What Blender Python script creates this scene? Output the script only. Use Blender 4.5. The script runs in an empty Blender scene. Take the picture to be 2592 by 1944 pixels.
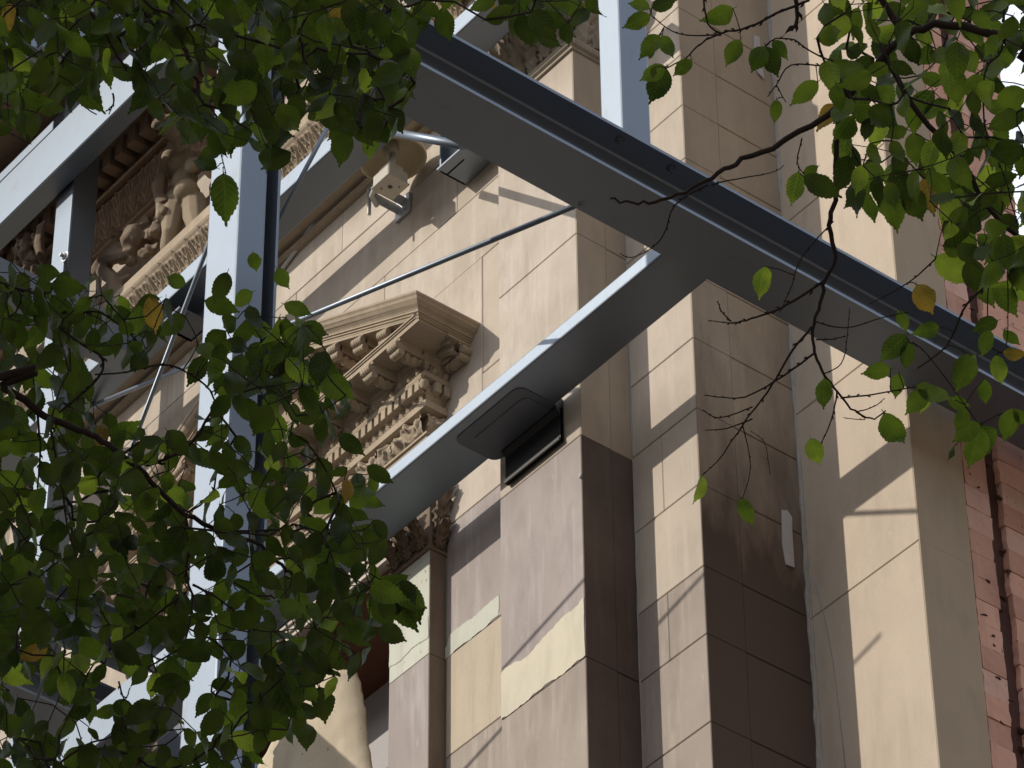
import bpy, bmesh, math, random
from mathutils import Vector, Matrix, noise, Quaternion
from mathutils.geometry import tessellate_polygon
random.seed(7)
S = bpy.context.scene
C = S.collection
# ---------------------------------------------------------------- camera
FPX, TH, RHO, PSI = 10791.0, math.radians(40.811), math.radians(-.5063), math.radians(51.3606)
W_, H_ = 2592, 1944
EYE = Vector((0, 0, 1.6))
fw = Vector((-math.sin(PSI)*math.cos(TH), math.cos(PSI)*math.cos(TH), math.sin(TH)))
r0 = fw.cross(Vector((0, 0, 1))).normalized(); u0 = r0.cross(fw)
CR = r0*math.cos(RHO)+u0*math.sin(RHO); CU = -r0*math.sin(RHO)+u0*math.cos(RHO)
cd = bpy.data.cameras.new('camera'); cam = bpy.data.objects.new('camera', cd); C.objects.link(cam)
cd.sensor_width = 36; cd.lens = FPX/W_*36; cd.clip_start = .1; cd.clip_end = 2000
m = Matrix((CR, CU, -fw)).transposed().to_4x4(); m.translation = EYE; cam.matrix_world = m
S.camera = cam
# ---------------------------------------------------------------- light
SUN = Vector((.44, 1, -.6)).normalized()
EL = math.asin(-SUN.z); AZ = math.atan2(-SUN.x, -SUN.y)
w = bpy.data.worlds.new('World'); S.world = w; w.use_nodes = True
nt = w.node_tree; sky = nt.nodes.new('ShaderNodeTexSky'); sky.sky_type = 'NISHITA'; sky.sun_disc = False
sky.sun_elevation = EL; sky.sun_rotation = AZ; sky.air_density = 1.0; sky.dust_density = 2.5; sky.ozone_density = 1.0
bg = nt.nodes['Background']; bg.inputs[1].default_value = .11
tc = nt.nodes.new('ShaderNodeTexCoord'); cn = nt.nodes.new('ShaderNodeTexNoise'); cn.inputs['Scale'].default_value = 3.2; cn.inputs['Detail'].default_value = 8
cr_ = nt.nodes.new('ShaderNodeMapRange'); cr_.inputs[1].default_value = .36; cr_.inputs[2].default_value = .56; cr_.inputs[3].default_value = .35
cm = nt.nodes.new('ShaderNodeMix'); cm.data_type = 'RGBA'; cm.inputs[7].default_value = (6.6, 7.0, 7.7, 1)     # thin bright cloud over most of the sky
nt.links.new(tc.outputs['Generated'], cn.inputs['Vector']); nt.links.new(cn.outputs['Fac'], cr_.inputs[0]); nt.links.new(cr_.outputs[0], cm.inputs[0])
nt.links.new(sky.outputs[0], cm.inputs[6]); nt.links.new(cm.outputs[2], bg.inputs[0])
sl = bpy.data.lights.new('sun', 'SUN'); sl.energy = 2.35; sl.angle = math.radians(.55); sl.color = (1, .93, .82)
so = bpy.data.objects.new('sun', sl); C.objects.link(so); so.rotation_mode = 'QUATERNION'
so.rotation_quaternion = SUN.to_track_quat('-Z', 'Y')
S.view_settings.view_transform = 'Standard'; S.view_settings.look = 'None'; S.view_settings.gamma = 1
S.view_settings.use_curve_mapping = False; S.view_settings.exposure = .56
# ---------------------------------------------------------------- helpers
def ray(x, y): return fw+CR*((x-W_/2)/FPX)-CU*((y-H_/2)/FPX)
def at(ax, v, x, y):
    d = ray(x, y); return EYE+d*((v-EYE[ax])/d[ax])
def far(x, y, dist): return EYE+ray(x, y)*dist
def link(name, me, mat=None, parent=None, loc=None):
    o = bpy.data.objects.new(name, me); C.objects.link(o)
    if mat is not None and me is not None and not me.materials: me.materials.append(mat)
    if parent: o.parent = parent
    if loc is not None: o.location = loc
    return o
def thing(name, label, cat, loc=(0, 0, 0), group=None):
    o = bpy.data.objects.new(name, None); C.objects.link(o); o.location = loc; o.empty_display_size = .1
    o['label'] = label; o['category'] = cat; o['kind'] = 'thing'
    if group: o['group'] = group
    return o
def tag(o, label, cat, group=None):
    o['label'] = label; o['category'] = cat; o['kind'] = 'thing'
    if group: o['group'] = group
    return o
class MB:
    def __init__(s): s.v = []; s.f = []; s.sm = []
    def add(s, vs, fs, smooth=False):
        n = len(s.v); s.v += [tuple(v) for v in vs]
        s.f += [tuple(i+n for i in f) for f in fs]; s.sm += [smooth]*len(fs)
    def box(s, a, b, bev=0.0):
        x0, y0, z0 = a; x1, y1, z1 = b
        if bev <= 0:
            s.add([(x0, y0, z0), (x1, y0, z0), (x1, y1, z0), (x0, y1, z0), (x0, y0, z1), (x1, y0, z1), (x1, y1, z1), (x0, y1, z1)],
                  [(0, 3, 2, 1), (4, 5, 6, 7), (0, 1, 5, 4), (1, 2, 6, 5), (2, 3, 7, 6), (3, 0, 4, 7)]); return
        bm = bmesh.new(); bmesh.ops.create_cube(bm, size=1)
        for v in bm.verts: v.co = Vector(((x0+x1)/2+v.co.x*(x1-x0), (y0+y1)/2+v.co.y*(y1-y0), (z0+z1)/2+v.co.z*(z1-z0)))
        bmesh.ops.bevel(bm, geom=list(bm.edges), offset=bev, segments=2 if bev > .008 else 1, affect='EDGES', profile=.5)
        s.frombm(bm)
    def frombm(s, bm, smooth=False):
        bm.verts.index_update(); s.add([v.co.copy() for v in bm.verts], [[v.index for v in f.verts] for f in bm.faces], smooth); bm.free()
    def prism(s, poly, fn, a, b, smooth=False):
        """poly: 2D closed list, fn(p, t) -> 3D"""
        n = len(poly); va = [fn(p, a) for p in poly]; vb = [fn(p, b) for p in poly]
        s.add(va+vb, [(i, (i+1) % n, n+(i+1) % n, n+i) for i in range(n)], smooth)
        tri = tessellate_polygon([[Vector((p[0], p[1], 0)) for p in poly]])
        s.add(va, [tuple(t) for t in tri]); s.add(vb, [tuple(reversed(t)) for t in tri])
    def loft(s, secs, smooth=False, closed=False):
        n = len(secs[0]); vs = [v for q in secs for v in q]; fs = []
        for k in range(len(secs)-1):
            for i in range(n if closed else n-1):
                j = (i+1) % n; fs.append((k*n+i, k*n+j, (k+1)*n+j, (k+1)*n+i))
        s.add(vs, fs, smooth)
    def tube(s, pts, rad, n=8, caps=True, smooth=True):
        pts = [Vector(p) for p in pts]; secs = []; up = None
        for i, p in enumerate(pts):
            d = (pts[min(i+1, len(pts)-1)]-pts[max(i-1, 0)])
            if d.length < 1e-9: d = Vector((0, 0, 1))
            d.normalize()
            if up is None: up = d.orthogonal().normalized()
            up = (up-d*up.dot(d))
            if up.length < 1e-6: up = d.orthogonal()
            up.normalize(); q = d.cross(up); r = rad[i] if isinstance(rad, (list, tuple)) else rad
            secs.append([p+up*(r*math.cos(2*math.pi*k/n))+q*(r*math.sin(2*math.pi*k/n)) for k in range(n)])
        s.loft(secs, smooth, True)
        if caps: s.add(secs[0], [tuple(range(n))]); s.add(secs[-1], [tuple(reversed(range(n)))])
    def ell(s, c, r, rot=None, nu=12, nv=8):
        M = rot or Matrix.Identity(3); vs = []; fs = []; c = Vector(c)
        for j in range(nv+1):
            t = math.pi*j/nv
            for i in range(nu):
                a = 2*math.pi*i/nu
                vs.append(c+M @ Vector((r[0]*math.sin(t)*math.cos(a), r[1]*math.sin(t)*math.sin(a), r[2]*math.cos(t))))
        for j in range(nv):
            for i in range(nu): fs.append((j*nu+i, (j+1)*nu+i, (j+1)*nu+(i+1) % nu, j*nu+(i+1) % nu))
        s.add(vs, fs, True)
    def mesh(s, name, mat=None, fix=True):
        me = bpy.data.meshes.new(name); me.from_pydata(s.v, [], s.f)
        me.polygons.foreach_set('use_smooth', s.sm)
        if fix:
            bm = bmesh.new(); bm.from_mesh(me); bmesh.ops.remove_doubles(bm, verts=bm.verts, dist=1e-6)
            bmesh.ops.recalc_face_normals(bm, faces=bm.faces); bm.to_mesh(me); bm.free()
        if mat: me.materials.append(mat)
        me.update(); return me
    def build(s, name, mat, parent=None, fix=True): return link(name, s.mesh(name, mat, fix), None, parent)
# ---------------------------------------------------------------- materials
def newmat(name):
    mt = bpy.data.materials.new(name); mt.use_nodes = True
    return mt, mt.node_tree, mt.node_tree.nodes, mt.node_tree.links, mt.node_tree.nodes['Principled BSDF']
def stone(name, base, alt, streak=None, streak_amt=.5, rough=.85, bump=.25, speck=.12, sscale=1.0, spots=None, soot=None):
    mt, t, N, L, P = newmat(name)
    geo = N.new('ShaderNodeNewGeometry'); P.inputs['Roughness'].default_value = rough
    def nz(scale, det, vec=(1, 1, 1), ro=.55, off=0):
        mp = N.new('ShaderNodeMapping'); mp.inputs['Scale'].default_value = vec; mp.inputs['Location'].default_value = (off, off*.7, off*.3)
        n = N.new('ShaderNodeTexNoise'); n.inputs['Scale'].default_value = scale; n.inputs['Detail'].default_value = det; n.inputs['Roughness'].default_value = ro
        L.new(geo.outputs['Position'], mp.inputs[0]); L.new(mp.outputs[0], n.inputs['Vector']); return n.outputs['Fac']
    def ramp(sock, a, b):
        r = N.new('ShaderNodeMapRange'); r.inputs[1].default_value = a; r.inputs[2].default_value = b; L.new(sock, r.inputs[0]); return r.outputs[0]
    def mix(f, a, b):
        x = N.new('ShaderNodeMix'); x.data_type = 'RGBA'
        if isinstance(f, float): x.inputs[0].default_value = f
        else: L.new(f, x.inputs[0])
        for k, q in ((6, a), (7, b)):
            if isinstance(q, tuple): x.inputs[k].default_value = (*q, 1)
            else: L.new(q, x.inputs[k])
        return x.outputs[2]
    def mul(f, k):
        x = N.new('ShaderNodeMath'); x.operation = 'MULTIPLY'; x.use_clamp = True
        L.new(f, x.inputs[0]); x.inputs[1].default_value = k; return x.outputs[0]
    col = mix(ramp(nz(2.2*sscale, 7), .33, .68), base, alt)
    dk = tuple(c*.72 for c in base)
    col = mix(mul(ramp(nz(9, 6, (1, 1, .35), off=3), .5, .78), .55), col, dk)
    if streak:
        col = mix(mul(ramp(nz(6, 5, (2.6, 2.6, .22), .6, 5), .52, .74), streak_amt), col, streak)
        col = mix(mul(ramp(nz(16, 3, (1, 1, .3), .6, 9), .66, .76), streak_amt*.6), col, tuple(min(1, c*1.25) for c in streak))
    fine = nz(140, 3)
    col = mix(mul(ramp(fine, .5, .75), speck*2), col, tuple(c*.6 for c in base))
    if spots:
        col = mix(mul(ramp(nz(34, 2, (1, 1, .45), .5, 12), .70, .74), .8), col, spots)
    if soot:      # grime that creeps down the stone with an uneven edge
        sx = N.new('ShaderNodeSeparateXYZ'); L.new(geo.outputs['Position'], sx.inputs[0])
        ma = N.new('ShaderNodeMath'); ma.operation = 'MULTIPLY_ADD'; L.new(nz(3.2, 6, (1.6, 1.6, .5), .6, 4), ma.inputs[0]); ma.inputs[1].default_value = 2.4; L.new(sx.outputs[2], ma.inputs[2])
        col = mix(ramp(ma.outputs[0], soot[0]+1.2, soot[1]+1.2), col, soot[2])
    L.new(col, P.inputs['Base Color'])
    b = N.new('ShaderNodeBump'); b.inputs['Strength'].default_value = bump; b.inputs['Distance'].default_value = .004
    ad = N.new('ShaderNodeMath'); ad.operation = 'MULTIPLY_ADD'; L.new(fine, ad.inputs[0]); ad.inputs[1].default_value = .4; L.new(nz(28, 6, (1, 1, .6)), ad.inputs[2])
    L.new(ad.outputs[0], b.inputs['Height']); L.new(b.outputs[0], P.inputs['Normal'])
    P.inputs['Specular IOR Level'].default_value = .25
    return mt
def plain(name, col, rough=.6, spec=.3, metal=0, var=.12, nscale=6, dirt=None, bump=0.0):
    mt, t, N, L, P = newmat(name)
    geo = N.new('ShaderNodeNewGeometry'); n = N.new('ShaderNodeTexNoise'); n.inputs['Scale'].default_value = nscale; n.inputs['Detail'].default_value = 5
    L.new(geo.outputs['Position'], n.inputs['Vector'])
    x = N.new('ShaderNodeMix'); x.data_type = 'RGBA'; L.new(n.outputs['Fac'], x.inputs[0])
    x.inputs[6].default_value = (*[c*(1-var) for c in col], 1); x.inputs[7].default_value = (*[min(1, c*(1+var)) for c in col], 1); out = x.outputs[2]
    if dirt:
        n2 = N.new('ShaderNodeTexNoise'); n2.inputs['Scale'].default_value = 11; n2.inputs['Detail'].default_value = 8
        mp = N.new('ShaderNodeMapping'); mp.inputs['Scale'].default_value = (1, 1, .5); L.new(geo.outputs['Position'], mp.inputs[0]); L.new(mp.outputs[0], n2.inputs['Vector'])
        r = N.new('ShaderNodeMapRange'); r.inputs[1].default_value = .62; r.inputs[2].default_value = .8; r.inputs[4].default_value = .5; L.new(n2.outputs['Fac'], r.inputs[0])
        y = N.new('ShaderNodeMix'); y.data_type = 'RGBA'; L.new(r.outputs[0], y.inputs[0]); L.new(out, y.inputs[6]); y.inputs[7].default_value = (*dirt, 1); out = y.outputs[2]
    L.new(out, P.inputs['Base Color']); P.inputs['Roughness'].default_value = rough; P.inputs['Metallic'].default_value = metal
    P.inputs['Specular IOR Level'].default_value = spec
    if bump:
        b = N.new('ShaderNodeBump'); b.inputs['Strength'].default_value = bump; b.inputs['Distance'].default_value = .01
        n3 = N.new('ShaderNodeTexNoise'); n3.inputs['Scale'].default_value = 30; n3.inputs['Detail'].default_value = 6; L.new(geo.outputs['Position'], n3.inputs['Vector'])
        L.new(n3.outputs['Fac'], b.inputs['Height']); L.new(b.outputs[0], P.inputs['Normal'])
    return mt
def leafmat(name, top, trans, var=.5):
    mt, t, N, L, P = newmat(name)
    geo = N.new('ShaderNodeNewGeometry'); at_ = N.new('ShaderNodeAttribute'); at_.attribute_name = 'blade'; sp = N.new('ShaderNodeSeparateXYZ'); L.new(at_.outputs['Vector'], sp.inputs[0])
    def mth(op, a, b=None, c=None, clamp=False):
        x = N.new('ShaderNodeMath'); x.operation = op; x.use_clamp = clamp
        for k, q in enumerate((a, b, c)):
            if q is None: continue
            if isinstance(q, (int, float)): x.inputs[k].default_value = q
            else: L.new(q, x.inputs[k])
        return x.outputs[0]
    ax = mth('ABSOLUTE', sp.outputs[0]); ph = mth('MULTIPLY_ADD', ax, -.85, sp.outputs[1]); sn = mth('SINE', mth('MULTIPLY', ph, 52.0))
    vein = mth('MULTIPLY', mth('SUBTRACT', sn, .72), 3.4, clamp=True); rib = mth('SUBTRACT', 1.0, mth('MULTIPLY', ax, 42.0), clamp=True); vv = mth('MAXIMUM', vein, rib)
    n = N.new('ShaderNodeTexNoise'); n.inputs['Scale'].default_value = 11; n.inputs['Detail'].default_value = 5; L.new(geo.outputs['Position'], n.inputs['Vector'])
    n2 = N.new('ShaderNodeTexNoise'); n2.inputs['Scale'].default_value = 60; n2.inputs['Detail'].default_value = 3; L.new(geo.outputs['Position'], n2.inputs['Vector'])
    def mixc(f, a, b):
        x = N.new('ShaderNodeMix'); x.data_type = 'RGBA'; L.new(f, x.inputs[0])
        for k, q in ((6, a), (7, b)):
            if isinstance(q, tuple): x.inputs[k].default_value = (*q, 1)
            else: L.new(q, x.inputs[k])
        return x.outputs[2]
    mr = N.new('ShaderNodeMapRange'); mr.inputs[1].default_value = .34; mr.inputs[2].default_value = .66; L.new(n.outputs['Fac'], mr.inputs[0])
    br = N.new('ShaderNodeMapRange'); br.inputs[1].default_value = .66; br.inputs[2].default_value = .76; br.inputs[4].default_value = .6; L.new(n2.outputs['Fac'], br.inputs[0])
    def hue(c):
        a = mixc(mr.outputs[0], tuple(q*(1-var) for q in c), (c[0]*(1+var*1.6), c[1]*(1+var), c[2]*1.1))
        a = mixc(mth('MULTIPLY', vv, .3), a, tuple(q*1.9 for q in c)); return mixc(br.outputs[0], a, (c[1]*.7, c[1]*.45, c[2]*.7))
    P.inputs['Roughness'].default_value = .46; P.inputs['Specular IOR Level'].default_value = .3; L.new(hue(top), P.inputs['Base Color'])
    b = N.new('ShaderNodeBump'); b.inputs['Strength'].default_value = .35; b.inputs['Distance'].default_value = .002; L.new(mth('MULTIPLY', vv, -1.0), b.inputs['Height']); L.new(b.outputs[0], P.inputs['Normal'])
    tr = N.new('ShaderNodeBsdfTranslucent'); L.new(hue(trans), tr.inputs[0])
    mx = N.new('ShaderNodeMixShader'); mx.inputs[0].default_value = .5; L.new(P.outputs[0], mx.inputs[1]); L.new(tr.outputs[0], mx.inputs[2])
    L.new(mx.outputs[0], N['Material Output'].inputs['Surface']); return mt
M = {}
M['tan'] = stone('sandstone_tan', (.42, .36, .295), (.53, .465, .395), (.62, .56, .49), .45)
M['tan2'] = stone('sandstone_tan_pinkish', (.50, .43, .355), (.41, .35, .285), (.60, .54, .465), .4)
M['peach'] = stone('sandstone_peach', (.50, .425, .33), (.46, .39, .305), (.34, .26, .18), .45)
M['grey'] = stone('sandstone_grey_stained', (.30, .255, .22), (.36, .305, .26), (.49, .44, .38), .5)
M['mauve'] = stone('sandstone_mauve_stained', (.32, .275, .255), (.37, .32, .30), (.50, .475, .47), .55)
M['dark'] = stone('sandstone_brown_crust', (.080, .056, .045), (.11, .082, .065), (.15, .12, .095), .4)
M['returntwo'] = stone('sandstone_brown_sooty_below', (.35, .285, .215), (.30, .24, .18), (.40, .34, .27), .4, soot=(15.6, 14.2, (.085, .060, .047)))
M['cornicebrown'] = stone('cornice_stone_brown', (.24, .165, .11), (.30, .215, .15), (.15, .105, .075), .5, bump=.4)  # dirty brown, lowered further to put niche shade into the colour
M['carvedark'] = stone('carved_sandstone_crust_and_shade', (.17, .125, .088), (.22, .165, .12), (.10, .075, .055), .5, bump=.5)  # brown crust on the capitals; on niche carvings it paints in shade
M['endface'] = stone('sandstone_brown_end', (.40, .315, .225), (.36, .285, .20), (.44, .37, .28), .25)
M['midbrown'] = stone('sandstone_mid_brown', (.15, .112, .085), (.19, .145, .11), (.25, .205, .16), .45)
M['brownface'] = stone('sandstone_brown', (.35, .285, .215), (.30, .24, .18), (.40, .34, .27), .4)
M['smooth'] = stone('sandstone_warm_smooth', (.51, .425, .335), (.455, .375, .295), (.59, .51, .415), .3, speck=.2)
M['pale'] = stone('pale_repair_render', (.60, .55, .43), (.55, .51, .41), (.42, .38, .30), .3, speck=.06)
M['green'] = stone('pale_greenish_render', (.54, .55, .47), (.49, .50, .43), (.36, .33, .26), .35, spots=(.2, .17, .12))
M['carve'] = stone('carved_sandstone', (.33, .265, .19), (.40, .325, .24), (.20, .155, .11), .4, bump=.35)
M['carvegrey'] = stone('carved_sandstone_sooty', (.30, .26, .205), (.40, .345, .27), (.15, .13, .105), .5, bump=.5)
M['statue'] = stone('statue_stone', (.27, .215, .15), (.33, .265, .19), (.12, .095, .075), .5, bump=.3)  # stone tone lowered to carry the niche's shade
M['core'] = stone('joint_mortar', (.27, .225, .165), (.33, .28, .21))
M['brick'] = stone('pink_brick', (.60, .32, .235), (.66, .39, .29), (.42, .23, .17), .4, spots=(.12, .07, .05))
M['brickpale'] = stone('pink_brick_pale', (.64, .42, .34), (.57, .34, .27), (.46, .27, .20), .4, spots=(.14, .08, .06))
M['brickdeep'] = stone('pink_brick_deep', (.46, .24, .175), (.53, .30, .225), (.58, .38, .30), .4, spots=(.10, .06, .04))
M['mortarshade'] = stone('mortar_and_slot_shade', (.055, .026, .022), (.11, .055, .043), bump=.8)  # mortar tone darkened to double as the slot's shade
M['caulk'] = plain('lead_grey_caulk', (.30, .285, .26), .7, .3, var=.3, nscale=20)
M['steel'] = plain('blue_grey_steel_paint', (.185, .218, .262), .45, .6, .72, var=.05, dirt=(.16, .13, .10), bump=.04)
M['steel'].node_tree.nodes['Map Range'].inputs[4].default_value = .34
M['steeldark'] = plain('dark_blue_steel_paint', (.10, .115, .14), .5, .4, .3, var=.1)  # dark tone also serves the gap filler and the reflection plates
M['galv'] = plain('galvanised_steel', (.42, .44, .46), .45, .5, .4, var=.2, nscale=30)
M['black'] = plain('black_rubber', (.018, .017, .018), .38, .5, var=.3)
M['blackdull'] = plain('black_packing', (.03, .026, .026), .7, .3, var=.4, nscale=25)
M['cream'] = plain('cream_enamel', (.58, .50, .34), .5, .4, var=.12)
M['conduit'] = plain('grey_plastic_conduit', (.47, .47, .44), .5, .4, var=.06)
M['boxgrey'] = plain('grey_cast_metal', (.45, .42, .36), .6, .3, var=.12, nscale=30)
M['soffit'] = plain('red_brown_timber', (.13, .055, .032), .7, .2, var=.35, nscale=12)
M['board'] = plain('pale_grey_board', (.38, .36, .36), .6, .3, var=.08)
M['hessian'] = stone('torn_cream_render_sheet', (.60, .51, .38), (.50, .42, .31), (.42, .34, .25), .35, spots=(.16, .12, .08), bump=.6)
M['paper'] = plain('grey_white_paper', (.42, .40, .40), .8, .2, var=.1, nscale=14)
M['asphalt'] = plain('asphalt', (.05, .05, .05), .9, .2, var=.2, nscale=3)
M['bark'] = plain('dark_bark', (.026, .019, .016), .85, .15, var=.5, nscale=30, bump=.5)
M['leaf'] = leafmat('leaf_dark_green', (.017, .029, .006), (.040, .068, .008))
M['leafmid'] = leafmat('leaf_mid_green', (.034, .058, .010), (.090, .150, .014))
M['leafpale'] = leafmat('leaf_pale_green', (.075, .12, .022), (.20, .30, .03))
M['leafyellow'] = leafmat('leaf_yellow', (.12, .085, .018), (.26, .19, .03))
M['darkbrick'] = plain('dark_brick', (.10, .075, .06), .9, .2, var=.2)
M['bounce_plaza'] = plain('warm_bounce_paving', (.36, .28, .20), .9, .2, var=.2)
M['grass'] = plain('paving_slab', (.10, .095, .085), .9, .2, var=.2)
# ---------------------------------------------------------------- ground
def sheet(name, x0, x1, y0, y1, z, mat):
    b = MB(); b.add([(x0, y0, z), (x1, y0, z), (x1, y1, z), (x0, y1, z)], [(0, 1, 2, 3)]); o = b.build(name, mat); o['kind'] = 'structure'; return o
sheet('ground', -600, 600, -600, 600, 0, M['asphalt'])
sheet('bounce_plaza', -3.1, 90, -60, 90, .006, M['bounce_plaza'])  # unseen warm paving added to bounce sunlight onto the stone
b = MB(); b.box((-60, 3.5, .004), (-3.2, 10.0, .14), .02); o = b.build('pavement', M['grass']); o['kind'] = 'structure'
ob = thing('shading_building', 'plain brick block added across the street, behind the camera, to shade street and lower facade', 'building', (-10, -10, 0))  # unseen block put in to keep sun off street, leaves and low wall
b = MB(); b.box((-75, -24, .14), (-8.4, -9.3, 20.8)); b.box((-75.2, -24.2, 20.8), (-8.2, -9.1, 21.2)); ow = b.build('wall', M['core'], ob); ow.matrix_parent_inverse = Matrix.Translation((10, 10, 0))
b = MB(); b.box((-.8, -.08, 0), (.8, .10, 1.9)); wm_ = b.mesh('window', M['board']); b = MB(); b.box((-.7, .10, .1), (.7, .115, 1.8)); pm_ = b.mesh('pane', M['black'])
for i in range(9):
    for k in range(5):
        o = link('window', wm_, None, ob); o.matrix_parent_inverse = Matrix.Translation((10, 10, 0)); o.location = (-60+6.2*i, -9.3, 2.2+3.5*k)
        o2 = link('pane', pm_, None, o)
ob2 = thing('shading_building', 'dark brick block added to cut skylight beyond the plaza to the right, outside the view', 'building', (34, 15, 0))  # unseen block put in to cut low skylight on right-facing sides
b = MB(); b.box((24, -40, .01), (46, 70, 29)); b.box((23.8, -40.2, 29), (46.2, 70.2, 29.5)); ow = b.build('wall', M['darkbrick'], ob2); ow.matrix_parent_inverse = Matrix.Translation((-34, -15, 0))
for i in range(14):
    for k in range(8):
        o = link('window', wm_, None, ob2); o.matrix_parent_inverse = Matrix.Translation((-34, -15, 0)); o.location = (24, -30+6.4*i, 2.2+3.7*k); o.rotation_euler = (0, 0, -math.pi/2)
        o2 = link('pane', pm_, None, o)
# ---------------------------------------------------------------- key planes of the building
Yp, X1, Y2, X2, Y3, X3, Yw, XL = 10.184, -12.207, 10.512, -11.723, 11.165, -10.94, 10.339, -12.845
YE = 12.08
bld = thing('stone_building', 'tan sandstone building front with stepped pilasters, carved cornices and a pedimented window', 'building', (-14, 10.3, 0))
bld_off = Vector(bld.location)
def part(name, mb, mat, parent=bld, fix=True):
    o = mb.build(name, mat, None, fix); o.parent = parent
    if parent is not None: o.matrix_parent_inverse = Matrix.Translation(-_wl(parent))
    return o
def _wl(p):
    v = Vector(p.location)
    while p.parent: p = p.parent; v = v
    return v
def put(o, parent):  # parent keeping world position (parents are only translated)
    o.parent = parent; o.matrix_parent_inverse = Matrix.Translation(-_wl(parent)); return o
J = .0022
def block(x0, x1, y0, y1, z0, z1, mat, parent=bld, bev=.004, jit=.0025):
    b = MB(); d = random.uniform(0, jit)
    b.box((x0+J*.5, y0+d, z0+J), (x1-d, y1, z1-J), bev); return part('stone_block', b, M[mat], parent)
core = MB()
core.box((XL+.01, Yp+.012, 0), (X1-.012, 12.5, 24)); core.box((X1-.02, Y2+.012, 0), (X2-.012, 12.5, 24)); core.box((X2-.02, Y3+.012, 0), (X3-.014, 11.50, 24))
core.box((-13.5, Yw+.012, 0), (XL+.02, 12.5, 24)); core.box((-40, Yw+.012, 15.62), (-13.49, 12.5, 24)); core.box((-40, Yw+.012, 0), (-16.25, 12.5, 15.62))
core.box((-16.26, 11.0, 0), (-13.49, 12.5, 15.62)); core.box((-13.94, 10.37, 0), (-13.49, 11.02, 15.62)); core.box((-16.26, 10.37, 0), (-15.8, 11.02, 15.62))
part('wall_core', core, M['core'])
# pilaster one, front and return, split where the return shows a joint
zs = [0, 1.5, 3, 4.5, 6, 7.5, 9, 10.9, 12.3, 13.64, 14.995, 16.335, 17.65]
pm = ['tan', 'tan', 'tan', 'tan', 'tan', 'tan', 'tan', 'tan', 'grey', 'mauve', 'tan', 'tan']
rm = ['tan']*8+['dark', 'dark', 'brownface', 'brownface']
for i in range(len(zs)-1):
    block(XL, X1, Yp, Yp+.19, zs[i], zs[i+1], pm[i], jit=.001)
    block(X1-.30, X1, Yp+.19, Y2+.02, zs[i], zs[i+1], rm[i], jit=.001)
# the return of the front blocks carries the darker crust: thin facing slabs
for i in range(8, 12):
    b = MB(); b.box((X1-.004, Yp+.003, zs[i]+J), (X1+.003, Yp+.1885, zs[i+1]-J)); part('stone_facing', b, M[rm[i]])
z2 = [0, 2, 4, 6, 8, 10, 11.6, 12.62, 13.134, 13.638, 14.039, 14.539, 15.012, 15.468, 15.9, 16.3, 16.69, 17.071, 17.433, 17.79, 18.3, 19, 20, 21]
for i in range(len(z2)-1):
    z = z2[i]; fm = 'grey' if z < 14.5 else ('tan2' if i % 3 else 'tan')
    if i in (10, 12): fm = 'tan2'
    xs = X1+(.22 if i % 2 else .30)
    if i not in (9, 11): block(X1-.02, X2, Y2, Y2+.24, z, z2[i+1], fm, jit=.001)
    else:
        block(X1-.02, xs, Y2, Y2+.24, z, z2[i+1], fm, jit=.001); block(xs, X2, Y2, Y2+.24, z, z2[i+1], fm if i % 2 else 'grey', jit=.001)
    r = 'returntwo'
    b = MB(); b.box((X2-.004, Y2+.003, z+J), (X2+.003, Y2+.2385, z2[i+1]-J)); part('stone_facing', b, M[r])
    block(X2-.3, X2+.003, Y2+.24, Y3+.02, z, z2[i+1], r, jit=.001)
z3 = [0, 2, 4, 6, 8, 10, 12.0, 14.02, 15.3, 16.585, 17.9, 19.2, 21]
for i in range(len(z3)-1):
    block(X2-.02, X3, Y3, Y3+.30, z3[i], z3[i+1], 'smooth', jit=.0005)
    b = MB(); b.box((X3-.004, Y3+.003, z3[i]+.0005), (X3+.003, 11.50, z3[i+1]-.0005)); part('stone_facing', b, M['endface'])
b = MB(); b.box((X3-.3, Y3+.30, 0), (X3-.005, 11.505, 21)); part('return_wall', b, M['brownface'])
# main wall courses
xw = XL+.03
rows = [(0, 3), (3, 6), (6, 9), (9, 11.5), (11.5, 12.6), (12.6, 13.85), (13.85, 14.465), (14.465, 15.3), (15.3, 16.139)]
wm = ['tan', 'tan', 'tan', 'tan', 'grey', 'grey', 'peach', 'mauve', 'tan2']
for (a, c), k in zip(rows, wm): block(-13.48, xw, Yw, Yw+.2, a, c, k, jit=.001)
block(-13.176, xw, Yw, Yw+.2, 16.139, 16.96, 'tan2', jit=.001)
block(-15.1, -13.176, Yw-.004, Yw+.2, 15.88, 16.96, 'tan', jit=0)
block(-14.05, xw, Yw, Yw+.2, 16.96, 17.45, 'tan'); block(-15.6, -14.05, Yw, Yw+.2, 16.96, 17.45, 'tan2')
block(-13.40, xw, Yw, Yw+.2, 17.45, 17.93, 'tan2'); block(-14.9, -13.40, Yw, Yw+.2, 17.45, 17.93, 'tan'); block(-16.4, -14.9, Yw, Yw+.2, 17.45, 17.93, 'tan2')
block(-14.463, xw, Yw, Yw+.2, 17.93, 18.33, 'tan'); block(-16.2, -14.463, Yw, Yw+.2, 17.93, 18.33, 'tan')
block(-17.6, -15.6, Yw, Yw+.2, 16.96, 17.45, 'tan'); block(-17.9, -16.4, Yw, Yw+.2, 17.45, 17.93, 'tan'); block(-17.9, -16.2, Yw, Yw+.2, 17.93, 18.33, 'tan2')
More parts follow.
